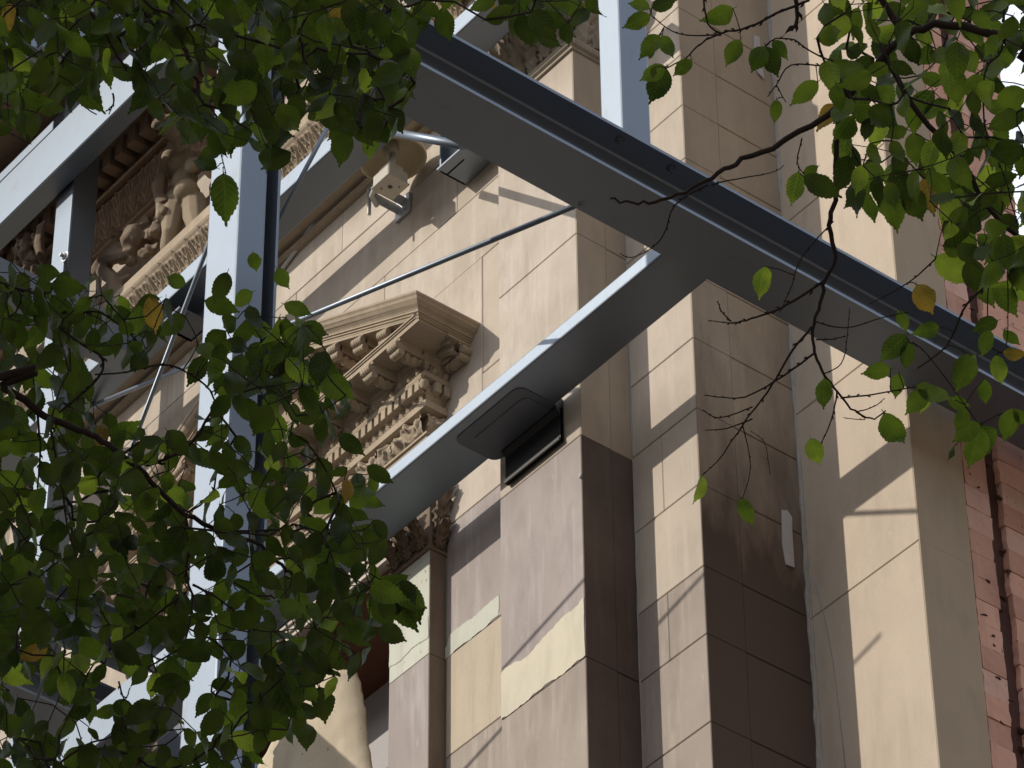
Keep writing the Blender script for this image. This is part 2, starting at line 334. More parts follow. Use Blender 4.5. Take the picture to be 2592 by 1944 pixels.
block(-17.9, -15.1, Yw, Yw+.2, 15.88, 16.96, 'tan2'); block(-18.2, -16.27, Yw, Yw+.2, 14.4, 15.88, 'tan'); block(-18.2, -16.27, Yw, Yw+.2, 13, 14.4, 'tan2')
for k, (a, c) in enumerate(((-13.9, -12.9), (-15.1, -13.9), (-16.6, -15.1), (-18.6, -16.6))): block(a, c, Yw, Yw+.2, 18.76, 19.7, 'tan2' if k % 2 else 'tan')
# thin string moulding on the wall below the cornice
b = MB(); b.prism([(0, 0), (-.03, 0), (-.03, .012), (-.045, .02), (-.045, .032), (0, .045)], lambda p, t: (t, Yw+p[0], p[1]+18.33-.045-.05), -18, -13.42); part('string_moulding', b, M['carve'])
# pale repair patches: irregular thin coats
def patch(pts, depth, mat, axis, v, n=1, rough=.012, name='mortar_patch'):
    out = []
    for i in range(len(pts)):
        a = Vector(pts[i]); c = Vector(pts[(i+1) % len(pts)]); L = (c-a).length; k = max(1, int(L/.008)) if n else 1
        for q in range(k):
            p = a.lerp(c, q/k)
            if n and q:
                h_n = noise.noise(Vector((p.x*9, p.y*9, 3)))*2.2+noise.noise(Vector((p.x*31, p.y*31, 7)))*.8+noise.noise(Vector((p.x*90, p.y*90, 5)))*.45
                p += Vector((-.35, 1))*rough*h_n
            out.append(p)
    b = MB()
    if axis == 1: b.prism(out, lambda p, t: (p[0], v+t, p[1]), 0, -depth)
    else: b.prism(out, lambda p, t: (v+t, p[0], p[1]), 0, depth)
    return part(name, b, M[mat])
zt = lambda x, y: at(1, Yp, x, y)
def pl(y, *pp): return [(at(1, y, *q).x, at(1, y, *q).z) for q in pp]
patch([(XL+.004, 13.645), (X1-.003, 13.645), (X1-.003, 13.99), (X1-.25, 13.95), (X1-.45, 13.90), (XL+.03, 13.93), (XL+.004, 13.90)], .0025, 'pale', 1, Yp, rough=.010)
patch(pl(Yw, (1126, 1669), (1263, 1557), (1263, 1505), (1200, 1560), (1160, 1590), (1140, 1606), (1127, 1640)), .003, 'green', 1, Yw+.001, rough=.008)
# recess caulk lines
def wobble_tube(p, q, r, mat, n=26, amp=.006, name='caulk_line'):
    pts = []; rr = []
    for i in range(n+1):
        v = Vector(p).lerp(Vector(q), i/n); v += Vector((random.uniform(-1, 1), random.uniform(-1, 1), 0))*amp*.5; pts.append(v); rr.append(r*random.uniform(.5, 1.3))
    b = MB(); b.tube(pts, rr, 6); return part(name, b, mat)
wobble_tube((X1+.004, Y2-.001, 12), (X1+.004, Y2-.001, 17.5), .004, M['caulk'], 40, .002)
wobble_tube((X2+.006, Y3+.004, 12), (X2+.006, Y3+.004, 18.5), .016, M['caulk'], 90, .003)
wobble_tube((X2+.05, Y3+.0015, 12.4), (X2+.025, Y3+.0015, 15.2), .0045, M['caulk'], 40, .003)
pz = [at(1, Y3, *q) for q in ((2065, 1480), (2088, 1560), (2110, 1680), (2125, 1800), (2140, 1944))]
b = MB(); b.tube([p+Vector((0, .002, 0)) for p in pz], .0045, 6); part('caulk_line', b, M['caulk'])
# ---------------------------------------------------------------- paper strips and chip
def strip(pts, X, mat, label, cat='paper strip'):
    P3 = [at(0, X, *q) for q in pts]
    b = MB(); b.prism([(p.y, p.z) for p in P3], lambda p, t: (X+t+.002*math.sin(p[1]*9), p[0], p[1]), .004, .010)
    return tag(b.build('paper_strip', M['paper']), label, cat)
strip([(1976, 1293), (1990, 1294), (2002, 1311), (2003, 1350), (2008, 1439), (1986, 1430), (1978, 1380)], X2+.002, 'paper', 'loose grey white strip hanging on the dark brown stone return, lower of two')
strip([(1906, 90), (1920, 96), (1928, 180), (1931, 203), (1915, 186), (1906, 150)], X2+.002, 'paper', 'small white strip stuck high on the brown stone return behind leaves')
c0 = at(1, Yp, 1468, 1207); b = MB(); b.ell((X1-.004, Yp-.004, c0.z), (.012, .008, .016), None, 6, 4); part('mortar_chip', b, M['paper'])
# ---------------------------------------------------------------- pink brick wall
bw = thing('brick_wall', 'rough pink brick wall with a dark open slot, behind the stone pilasters at right', 'wall', (X3, 11.6, 0))
BM = ['brick', 'brickpale', 'brick', 'brickdeep']
def brick(y0, y1, z0, z1, dx=0):
    bm = bmesh.new(); bmesh.ops.create_cube(bm, size=1)
    for v in bm.verts:
        v.co = Vector((X3-.12+v.co.x*.24+dx, (y0+y1)/2+v.co.y*(y1-y0), (z0+z1)/2+v.co.z*(z1-z0-.0025)))
    bmesh.ops.subdivide_edges(bm, edges=bm.edges, cuts=2, use_grid_fill=True)
    for v in bm.verts: v.co += Vector((random.uniform(-1, 1)*.0018, random.uniform(-1, 1)*.005, random.uniform(-1, 1)*.0015))
    q = MB(); q.frombm(bm); return part('brick', q, M[random.choice(BM)], bw)
z = 11.5
while z < 20.6:
    h = .138
    brick(11.508, 11.660+random.uniform(-.008, .008), z, z+h, random.uniform(-.003, .003))
    brick(11.757+random.uniform(-.006, .008), YE+random.uniform(-.006, .006), z, z+h, random.uniform(-.003, .003))
    z += h
b = MB(); b.box((X3-.30, 11.5, 0), (X3-.15, YE-.02, 21.2)); b.box((X3-.16, 11.63, 0), (X3-.036, 11.79, 20.9)); b.box((X3-.22, 11.5, 0), (X3-.012, 11.66, 11.5)); b.box((X3-.22, 11.76, 0), (X3-.012, YE-.02, 11.5)); part('mortar_bed_slot_shade', b, M['mortarshade'], bw)  # slot back is near-black, painting in the shade of the recess
z = 12.2
while z < 20:   # lumps of mortar squeezed out at the slot and the joints
    for k in range(3):
        b = MB(); yy = random.choice((11.68, 11.70, 11.745, 11.60, 11.55)); zz = z+random.uniform(0, .25)
        b.ell((X3-.02+random.uniform(0, .02), yy, zz), (random.uniform(.006, .02), random.uniform(.01, .035), random.uniform(.004, .012)), Matrix.Rotation(random.uniform(-.6, .6), 3, 'X'), 7, 5)
        for i, v in enumerate(b.v): b.v[i] = tuple(Vector(v)+noise.noise_vector(Vector(v)*60)*.006)
        part('mortar_lump', b, M['mortarshade'], bw)
    z += .27
# ---------------------------------------------------------------- carved relief units
def relief(w, h, f, nu, nv, depth, base=0.0, name='relief', mat=None, curve=None):
    """height field on the X-Z plane facing -Y"""
    vs = []; fs = []
    for j in range(nv+1):
        for i in range(nu+1):
            u = i/nu; v = j/nv; d = f(u, v)*depth*min(1, v/.07)*min(1, (1-v)/.05)+base; c = curve(v) if curve else 0
            vs.append((u*w, -d-c, v*h))
    for j in range(nv):
        for i in range(nu): a = j*(nu+1)+i; fs.append((a, a+1, a+nu+2, a+nu+1))
    b = MB(); b.add(vs, fs, True); return b.mesh(name, mat, False)
def seg_d(p, a, c):
    ax, ay = a; cx_, cy_ = c; dx, dy = cx_-ax, cy_-ay; L = dx*dx+dy*dy
    t = 0 if L == 0 else max(0, min(1, ((p[0]-ax)*dx+(p[1]-ay)*dy)/L))
    return math.hypot(p[0]-ax-dx*t, p[1]-ay-dy*t)
def curves_f(curves, wd, rep=True):
    def f(u, v):
        best = 9
        for cset in curves:
            for k in range(len(cset)-1):
                for s in ((-1, 0, 1) if rep else (0,)):
                    d = seg_d((u+s, v), cset[k], cset[k+1])
                    if d < best: best = d
        return math.exp(-(best/wd)**2)
    return f
def spiral(cx_, cy_, r, a0, turns, n=14, dirn=1):
    return [(cx_+r*(1-.8*i/n)*math.cos(a0+dirn*turns*2*math.pi*i/n), cy_+r*(1-.8*i/n)*math.sin(a0+dirn*turns*2*math.pi*i/n)) for i in range(n+1)]
palm = [[(.5, .02), (.5, .5)], [(.5, .1), (.38, .45), (.30, .62)], [(.5, .1), (.62, .45), (.70, .62)], [(.5, .06), (.28, .25), (.16, .42)], [(.5, .06), (.72, .25), (.84, .42)],
        spiral(.32, .72, .17, -1.2, .9), spiral(.68, .72, .17, 4.3, .9, dirn=-1), [(0, .05), (.06, .5), (.0, .95)], [(.0, .3), (-.1, .6), (.1, .85)]]
acan = [[(.5, 0), (.5, .95)], [(.5, .1), (.25, .35), (.12, .6)], [(.5, .1), (.75, .35), (.88, .6)], [(.5, .35), (.3, .6), (.22, .85)], [(.5, .35), (.7, .6), (.78, .85)], [(0, 0), (.02, .4), (0, .9)], [(.5, 0), (.15, .1), (.05, .25)], [(.5, 0), (.85, .1), (.95, .25)]]
f_palm = curves_f(palm, .055); f_acan = curves_f(acan, .05)
def f_egg(u, v):
    d = math.hypot((u-.5)/.30, (v-.52)/.46); e = max(0, 1-d*d)**.5 if d < 1 else 0
    fr = math.exp(-((math.hypot((u-.5)/.40, (v-.56)/.60)-1)/.13)**2)*.8; dart = math.exp(-(min(u, 1-u)/.045)**2)*(.9 if v < .9 else .3)
    return max(e*1.1, fr, dart)
me_palm = relief(.135, .215, lambda u, v: f_palm(u, v), 34, 34, .032, 0, 'carved_palmette', M['carve'], lambda v: .10*v*v)
me_acan = relief(.145, .26, lambda u, v: f_acan(u, v), 28, 26, .03, 0, 'carved_acanthus', M['cornicebrown'], lambda v: .06*v)
me_egg = relief(.075, .062, f_egg, 16, 12, .022, 0, 'egg_and_dart', M['carve'], lambda v: .02*v)
me_lt = relief(.0585, .052, lambda u, v: f_acan(u, v), 12, 8, .016, 0, 'leaf_and_tongue', M['carve'], lambda v: .016*v)
def acanf(u, v, s=0): return f_acan(u, v)*.8+.5*max(0, noise.noise(Vector((u*5+s, v*7, s))))
frz = [relief(.13, .135, lambda u, v, s=s: max(0, noise.noise(Vector((u*3.2+s, v*4+s, s))) * 1.3)+.7*abs(noise.noise(Vector((u*7+s, v*5-u*4, s+4))))*(.6+.4*math.sin(v*9+u*6)), 22, 20, .042, .004, 'carved_foliage', M['carve'], lambda v: .035*math.sin(v*math.pi)) for s in (1.3, 5.1, 8.8)]
def row(me, n, x0, pitch, y, z, parent, name, flip=False):
    for i in range(n):
        o = link(name, me[i % len(me)] if isinstance(me, list) else me); o.matrix_world = Matrix.Translation((x0-pitch*(i+1), y, z)); put2(o, parent)
def put2(o, parent):
    o.parent = parent; o.matrix_parent_inverse = Matrix.Translation(-_wl(parent))
# ---------------------------------------------------------------- window aedicule with pediment
Xr, Yb, Xc = -13.53, 10.25, -14.87
ped = MB()
SL = .4625
Xl = 2*Xc-Xr
# entablature body
ped.box((Xl, Yb, 15.60), (Xr, Yw+.05, 16.36)); ped.box((Xl-.01, Yb-.012, 15.72), (Xr+.012, Yw, 15.86))
ped.prism([(Xl-.2, 16.36), (Xr+.2, 16.36), (Xc, 16.36+SL*(Xr+.2-Xc))], lambda p, t: (p[0], t, p[1]), Yb-.005, Yw+.02)   # tympanum
pedo = part('pediment', ped, M['carve'])
def loft_plan(prof, z0, fn=None, name='cornice', mat=M['carve'], parent=pedo, rake=False):
    secs = []
    def S3(o, u, k):
        if k == 0: return (Xr+o, Yw+.03, z0+u)
        if k == 1: return (Xr+o, Yb-o, z0+u)
        if k == 2: return (Xc, Yb-o, z0+u+(SL*(Xr+.33-Xc) if rake else 0))
        if k == 3: return (Xl-o, Yb-o, z0+u)
        return (Xl-o, Yw+.03, z0+u)
    for k in range(5): secs.append([S3(o, u, k) for o, u in prof])
    b = MB(); b.loft(secs); return part(name, b, mat, parent)
# raking sima, returned along the end
loft_plan([(.05, .012), (.335, .0), (.335, -.014), (.327, -.022), (.322, -.036), (.305, -.052), (.288, -.060), (.281, -.068), (.281, -.078), (.272, -.079), (.272, -.088), (.264, -.089), (.264, -.098), (.10, -.1)], 16.50, name='sima_moulding', rake=True)
# raking corona and its soffit
def rake(prof, name, mat=M['carve']):
    b = MB(); secs = []
    for X, k in ((Xr+.262, 0), (Xc, 1), (Xl-.262, 0)):
        zz = 16.50+SL*(Xr+.33-X)*(1 if X >= Xc else 0) if X >= Xc else 16.50+SL*(X-(Xl-.33))
        secs.append([(X, Yb-o, zz+u) for o, u in prof])
    b.loft(secs); return part(name, b, mat, pedo)
rake([(.0, -.10), (.262, -.098), (.262, -.135), (.24, -.139), (.07, -.139), (.07, -.165), (.055, -.17), (.055, -.195), (.03, -.2), (.03, -.235), (0, -.24)], 'raking_corona')
# horizontal corona
loft_plan([(0, -.06), (.272, -.064), (.272, -.074), (.265, -.075), (.265, -.085), (.258, -.086), (.258, -.116), (.235, -.12), (.10, -.12), (.10, -.15), (.085, -.155), (.085, -.185), (.04, -.25), (.09, -.252), (.09, -.262), (.095, -.272), (.09, -.288), (.055, -.29), (.055, -.362), (.048, -.365), (.03, -.41), (.03, -.418), (.062, -.42), (.062, -.462), (.03, -.466), (.012, -.47)], 16.50, name='cornice_moulding')
loft_plan([(0, -.595), (.03, -.597), (.03, -.612), (.018, -.616), (.018, -.64), (0, -.645), (0, -.9)], 16.50, name='architrave_fillet')
# rolled modillions
def modillion_mesh():
    b = MB(); wd = .076
    b.box((-wd/2, -.215, -.048), (wd/2, -.04, 0), .003)
    for (yy, zz, r) in ((-.222, -.030, .026), (-.205, -.068, .022)):
        secs = []
        for i in range(19):
            x = -wd/2+wd*i/18; k = r*(1+.10*math.cos(i/18*2*math.pi*4.5)); secs.append([(x, yy+k*math.cos(a), zz+k*math.sin(a)) for a in [2*math.pi*q/10 for q in range(10)]])
        b.loft(secs, True, True); b.add(secs[0], [tuple(range(10))]); b.add(secs[-1], [tuple(reversed(range(10)))])
    nx, ny = 9, 14; vs = []     # leaf carved below
    for j in range(ny+1):
        for i in range(nx+1):
            u = i/nx; v = j/ny; e = abs(u-.5)*2
            vs.append(((u-.5)*wd*.92, -.20+.15*v, -.048-.030*math.sin(v*2.6+.3)*(1-.5*e*e)-.014*max(0, math.sin(v*22+e*5))-.01*max(0, noise.noise(Vector((u*9, v*11, 2))))))
    b.add(vs, [(j*(nx+1)+i, j*(nx+1)+i+1, (j+1)*(nx+1)+i+1, (j+1)*(nx+1)+i) for j in range(ny) for i in range(nx)], True)
    b.box((-wd/2-.007, -.225, -.006), (wd/2+.007, -.04, .008))
    return b.mesh('modillion', M['carve'])
me_mod = modillion_mesh()
def putm(me, name, mat4, parent):
    o = link(name, me); o.matrix_world = mat4; put2(o, parent); return o
MODX = [-13.485-.235*i for i in range(13)]
for x in MODX: putm(me_mod, 'modillion', Matrix.Translation((x, Yb-.03, 16.374)), pedo)
putm(me_mod, 'modillion', Matrix.Translation((Xr+.03, Yb+.055, 16.374)) @ Matrix.Rotation(math.pi/2, 4, 'Z'), pedo)
for i in range(6):
    for sgn in (1, -1):
        x = Xc+sgn*(.16+.228*i) if i or True else Xc
        zz = 16.50+SL*(1.67-abs(x-Xc))-.141
        sh = Matrix.Identity(4); sh[2][0] = -SL*sgn
        putm(me_mod, 'modillion', Matrix.Translation((x, Yb-.03, zz)) @ sh, pedo)
# eggs, dentils, leaf band, frieze
row(me_egg, 37, Xr+.05, .075, Yb-.055, 16.252, pedo, 'egg_and_dart')
for i in range(4): putm(me_egg, 'egg_and_dart', Matrix.Translation((Xr+.055, Yb-.05+.075*i, 16.252)) @ Matrix.Rotation(math.pi/2, 4, 'Z'), pedo) if i < 2 else None
bd = MB(); bd.box((-.019, -.044, -.033), (.019, 0, .033), .002); me_dent = bd.mesh('dentil', M['carve'])
for i in range(48): putm(me_dent, 'dentil', Matrix.Translation((-13.503-.0585*i, Yb-.052, 16.172)), pedo)
for i in range(2): putm(me_dent, 'dentil', Matrix.Translation((Xr+.052, Yb+.0+.0585*i, 16.172)) @ Matrix.Rotation(math.pi/2, 4, 'Z'), pedo)
b = MB(); b.ell((Xr+.062, Yb-.072, 16.178), (.025, .025, .036), None, 12, 8)
for i, v in enumerate(b.v):
    v = Vector(v); k = v-Vector((Xr+.062, Yb-.072, 16.178)); a = math.atan2(k.z, k.x-k.y); b.v[i] = tuple(v+k*(.10*math.cos(a*5)))
part('corner_pinecone', b, M['carve'], pedo)
row(me_lt, 48, Xr+.03, .0585, Yb-.032, 16.083, pedo, 'leaf_and_tongue')
row(frz, 21, Xr+.004, .13, Yb-.004, 15.90, pedo, 'carved_foliage')
putm(frz[1], 'carved_foliage', Matrix.Translation((Xr+.004, Yb-.03, 15.90)) @ Matrix.Rotation(math.pi/2, 4, 'Z'), pedo)
# aedicule pilasters with capitals
Ya = 10.235
for sx in (0, 1):
    xa, xb = (-13.815, -13.486) if sx == 0 else (-16.25, -15.92)
    for (a, c, k) in ((0, 4, 'tan'), (4, 8, 'tan'), (8, 12.2, 'tan'), (12.2, 14.45, 'mauve'), (14.45, 15.11, 'green')):
        block(xa, xb, Ya, Yw+.04, a, c, k, jit=.001, bev=.002)
        if sx == 0: b = MB(); b.box((xb-.003, Ya+.004, a+.002), (xb+.003, Yw-.001, c-.002)); part('stone_facing', b, M['midbrown'])  # side slab given a darker colour in place of its shade
    if sx == 0:
        patch(pl(Ya, (986, 1692), (1084, 1610), (1084, 1560), (986, 1600)), .002, 'green', 1, Ya, rough=.008)
    b = MB(); b.box((xb-.001 if sx else xa-.055, Ya+.045, 0), (xa+.001 if not sx else xb+.055, Yw+.3, 15.6)) if not sx else b.box((xb-.001, Ya+.045, 0), (xb+.055, Yw+.3, 15.6)); part('window_jamb', b, M['tan'])
    cap = MB(); cap.box((xa-.008, Ya-.014, 15.112), (xb+.012, Yw+.01, 15.135), .006); cap.box((xa+.0, Ya+.0, 15.135), (xb, Yw, 15.60)); cap.box((xa-.04, Ya-.05, 15.55), (xb+.045, Yw, 15.61), .01)
    capo = part('pilaster_capital', cap, M['carvedark'])
    globals()['cap%d' % sx] = (capo, xa, xb)
# acanthus leaf that curls forward (for capitals)
def acanthus(w, h, curl, name, mat, seed=0, lobes=5):
    nu, nv = 20, 40; vs = []
    for j in range(nv+1):
        v = j/nv; ang = max(0, (v-.45)/.55)**1.5*math.pi*1.05
        y = -.12*h*math.sin(v*1.6)-curl*(math.sin(ang)*.9+(v**3)*.25); z = h*(v-.02) if v < .55 else h*.55+(h*.45)*math.sin((v-.55)/.45*math.pi*.62)/math.sin(math.pi*.5)
        if v > .78: z -= (v-.78)*h*1.1
        half = w*.5*(.62+.38*math.sin(v*math.pi*.9))*(1-.45*max(0, v-.75)/.25)
        for i in range(nu+1):
            u = i/nu*2-1; lob = 1-.38*abs(math.sin(v*math.pi*lobes))**.7*abs(u)**1.2
            rib = .010*math.exp(-(u/.12)**2)+.011*abs(math.sin((v*lobes-abs(u)*1.3)*math.pi))*(.3+abs(u))
            n_ = noise.noise(Vector((u*3+seed, v*6, seed)))*.006
            vs.append((u*half*lob, y-rib*2.2+abs(u)**2*curl*.18+n_, z-abs(u)*h*.03+n_))
    n = len(vs); back = [(x*.96, y+.014, z-.004) for x, y, z in vs]
    fs = []
    for j in range(nv):
        for i in range(nu): a = j*(nu+1)+i; fs += [(a, a+1, a+nu+2, a+nu+1), (n+a, n+a+nu+1, n+a+nu+2, n+a+1)]
    for j in range(nv): a = j*(nu+1); fs += [(a, a+nu+1, n+a+nu+1, n+a), (a+nu, n+a+nu, n+a+2*nu+1, a+2*nu+1)]
    for i in range(nu): a = nv*(nu+1)+i; fs += [(a, a+1, n+a+1, n+a)]
    b = MB(); b.add(vs+back, fs, True); return b.mesh(name, mat, False)
aS = acanthus(.10, .16, .045, 'acanthus_leaf', M['carvedark'], 2); aT = acanthus(.11, .27, .05, 'acanthus_leaf', M['carvedark'], 5)
for capo, xa, xb in (cap0, cap1):
    for i in range(3): putm(aS, 'acanthus_leaf', Matrix.Translation((xa+.055+.11*i, Ya-.004, 15.14)), capo)
    for i in range(2): putm(aT, 'acanthus_leaf', Matrix.Translation((xa+.11+.11*i, Ya-.0, 15.17)), capo)
    putm(aS, 'acanthus_leaf', Matrix.Translation((xb+.002, Yw-.05, 15.14)) @ Matrix.Rotation(math.pi/2, 4, 'Z'), capo)
    putm(aT, 'acanthus_leaf', Matrix.Translation((xb+.002, Yw-.055, 15.26)) @ Matrix.Rotation(math.pi/2, 4, 'Z'), capo)
# window frame, soffit, boarding inside the opening
win = MB()
win.box((-15.80, 10.36, 15.44), (-13.94, 10.42, 15.60)); win.box((-15.80, 10.33, 15.50), (-13.94, 10.37, 15.60)); win.box((-15.80, 10.345, 15.47), (-13.94, 10.36, 15.50))
wo = part('window_architrave', win, M['tan'])
row(me_egg, 24, -13.90, .075, 10.30, 15.60-.005, wo, 'egg_and_dart')
b = MB(); b.box((-15.80, 10.42, 15.40), (-13.94, 11.0, 15.45)); part('window_soffit', b, M['soffit'])
b = MB(); b.box((-13.99, 10.42, 10), (-13.94, 11.0, 15.40)); part('window_reveal', b, M['board'])
for i in range(5):
    b = MB(); b.box((-15.79+.37*i, 10.97, 10), (-15.79+.37*i+.36, 10.995, 15.40), .003); part('window_board', b, M['board'])
# ---------------------------------------------------------------- torn sheet hanging in the window
fab = MB(); nu, nv = 40, 46; top_ = at(1, 10.2, 880, 1690).z; botz = 12.6
def redge(z):
    t = (top_-z)
    if t < 0: t = 0
    return at(1, 10.2, 884+.06*0, 1712).x+.10*t+.13*t*t+.02*math.sin(t*7)
vs = []
for j in range(nv+1):
    v = j/nv; z = top_-(top_-botz)*v
    for i in range(nu+1):
        u = i/nu; xr = redge(z); x = xr-u*1.5; zz = z-u*u*.42*(1-v)
        y = 10.17+.05*math.sin(u*9+z*1.5)+.028*noise.noise(Vector((x*3, z*2, 1)))+.012*noise.noise(Vector((x*14, z*12, 3)))+.06*math.exp(-(u/.03)**2)
        vs.append((x+.01*noise.noise(Vector((z*15, u, 3))), y, zz+.012*noise.noise(Vector((x*20, v*3, 9)))))
n = len(vs); bk = [(x-.002, y+.02, z) for x, y, z in vs]; fs = []
for j in range(nv):
    for i in range(nu): a = j*(nu+1)+i; fs += [(a, a+1, a+nu+2, a+nu+1), (n+a, n+a+nu+1, n+a+nu+2, n+a+1)]
for j in range(nv): a = j*(nu+1); fs += [(a, a+nu+1, n+a+nu+1, n+a)]
for i in range(nu): fs += [(i, i+1, n+i+1, n+i)]
fab.add(vs+bk, fs, True)
tag(fab.build('torn_sheet', M['hessian']), 'torn cream sheet with frayed curved edge hanging in the window opening under the pediment', 'sheet')
# ---------------------------------------------------------------- upper cornice, ledge with carved band
led = MB()
led.prism([(Yw+.05, 18.33), (10.06, 18.33), (10.055, 18.345), (10.055, 18.56), (9.955, 18.56), (9.945, 18.58), (9.945, 18.65), (9.955, 18.668), (Yw+.05, 18.70)], lambda p, t: (t, p[0], p[1]), -19, -12.9)
lo = part('ledge', led, M['carve'])
row(me_palm, 45, -12.92, .135, 10.050, 18.345, lo, 'carved_palmette')
b = MB(); b.prism([(Yw+.01, 18.30), (10.09, 18.30), (10.03, 18.315), (10.03, 18.33), (Yw+.01, 18.333)], lambda p, t: (t, p[0], p[1]), -19, -12.9); part('ledge_bead', b, M['carve'])
up = MB()
up.prism([(Yw+.02, 19.70), (10.31, 19.70), (10.31, 19.74), (10.29, 19.75), (10.29, 19.775), (Yw+.02, 19.78)], lambda p, t: (t, p[0], p[1]), -19, -12.9)
up.prism([(Yw+.05, 20.06), (10.20, 20.06), (10.20, 20.09), (10.24, 20.10), (10.24, 20.31), (10.04, 20.31), (10.04, 20.36), (9.98, 20.38), (9.98, 20.44), (9.0, 20.44), (9.0, 20.47), (8.98, 20.48), (8.98, 20.70), (8.95, 20.72), (8.90, 20.80), (8.85, 21.0), (8.85, 21.06), (Yw+.05, 21.2)], lambda p, t: (t, p[0], p[1]), -19, -12.7)
uo = part('upper_cornice', up, M['cornicebrown'])
row(me_acan, 42, -12.92, .145, 10.30, 19.785, uo, 'carved_acanthus')
bd = MB(); bd.box((-.042, -.11, -.10), (.042, .02, .05), .003); me_blk = bd.mesh('dentil_block', M['cornicebrown'])
for i in range(44): putm(me_blk, 'dentil_block', Matrix.Translation((-13.02-.137*i, 10.22, 20.255)), uo)
# ---------------------------------------------------------------- pilaster one capital
cp = MB()
cp.prism([(0, 17.65), (.012, 17.655), (.012, 17.67), (.028, 17.68), (.034, 17.70), (.028, 17.72), (.0, 17.73)], lambda p, t: (t, Yp-p[0], p[1]), XL-.02, X1+.0)
cp.loft([[(X1+o, Y2, z) for o, z in q] for q in [[(0, 17.65), (.012, 17.655), (.012, 17.67), (.028, 17.68), (.034, 17.70), (.028, 17.72), (.0, 17.73)]]]+[[(X1+o, Yp-o, z) for o, z in [(0, 17.65), (.012, 17.655), (.012, 17.67), (.028, 17.68), (.034, 17.70), (.028, 17.72), (.0, 17.73)]], [(X1, Yp-o, z) for o, z in [(0, 17.65), (.012, 17.655), (.012, 17.67), (.028, 17.68), (.034, 17.70), (.028, 17.72), (.0, 17.73)]]])
cp.box((XL+.01, Yp+.01, 17.73), (X1-.01, Y2+.02, 18.62)); cp.box((XL-.1, Yp-.12, 18.6), (X1+.1, Y2, 18.75), .02)
cpo = part('corinthian_capital', cp, M['carvegrey'])
aL = acanthus(.22, .42, .15, 'acanthus_leaf', M['carvegrey'], 3, 6); aM = acanthus(.2, .62, .17, 'acanthus_leaf', M['carvegrey'], 7, 7); aN = acanthus(.16, .36, .17, 'acanthus_leaf', M['carvegrey'], 11, 5)
for i in range(3): putm(aL if i != 1 else aN, 'acanthus_leaf', Matrix.Translation((XL+.10+.215*i, Yp-.004, 17.735)), cpo)
for i in range(2): putm(aM, 'acanthus_leaf', Matrix.Translation((XL+.21+.22*i, Yp-.01, 17.76)) @ Matrix.Rotation(.12*(i-.5), 4, 'Y'), cpo)
for i in range(2): putm(aL, 'acanthus_leaf', Matrix.Translation((X1+.0, Yp+.08+.2*i, 17.735)) @ Matrix.Rotation(math.pi/2, 4, 'Z'), cpo)
putm(aM, 'acanthus_leaf', Matrix.Translation((X1+.01, Yp+.17, 17.76)) @ Matrix.Rotation(math.pi/2, 4, 'Z'), cpo)
putm(aM, 'acanthus_leaf', Matrix.Translation((X1-.02, Yp+.0, 17.9)) @ Matrix.Rotation(math.pi/4, 4, 'Z'), cpo)
def lump(name, mat, ells, tubes=(), voxel=.012, parent=None, disp=.006, scale=18):
    b = MB()
    for c, r, *ro in ells: b.ell(c, r, ro[0] if ro else None, 14, 10)
    for pts, rr in tubes: b.tube(pts, rr, 10)
    for i, v in enumerate(b.v): b.v[i] = tuple(Vector(v)+noise.noise_vector(Vector(v)*scale)*disp)
    me = b.mesh(name, mat, True); o = link(name, me)
    r = o.modifiers.new('union', 'REMESH'); r.mode = 'VOXEL'; r.voxel_size = voxel; r.use_smooth_shade = True
    s = o.modifiers.new('soft', 'SMOOTH'); s.factor = .5; s.iterations = 3
    if parent: put2(o, parent)
    return o
# volutes of the capital
for (px, py, yy, r) in ((1300, 20, 9.99, .10), (1245, 85, 10.0, .07)):
    c = at(1, yy, px, py); pts = [c+Vector((r*(1-.07*i)*math.cos(i*.55), -.01*i*.3, r*(1-.07*i)*math.sin(i*.55))) for i in range(13)]
    lump('volute', M['carvegrey'], [], [(pts, [.032-.0015*i for i in range(13)])], .010, cpo, .008, 30)
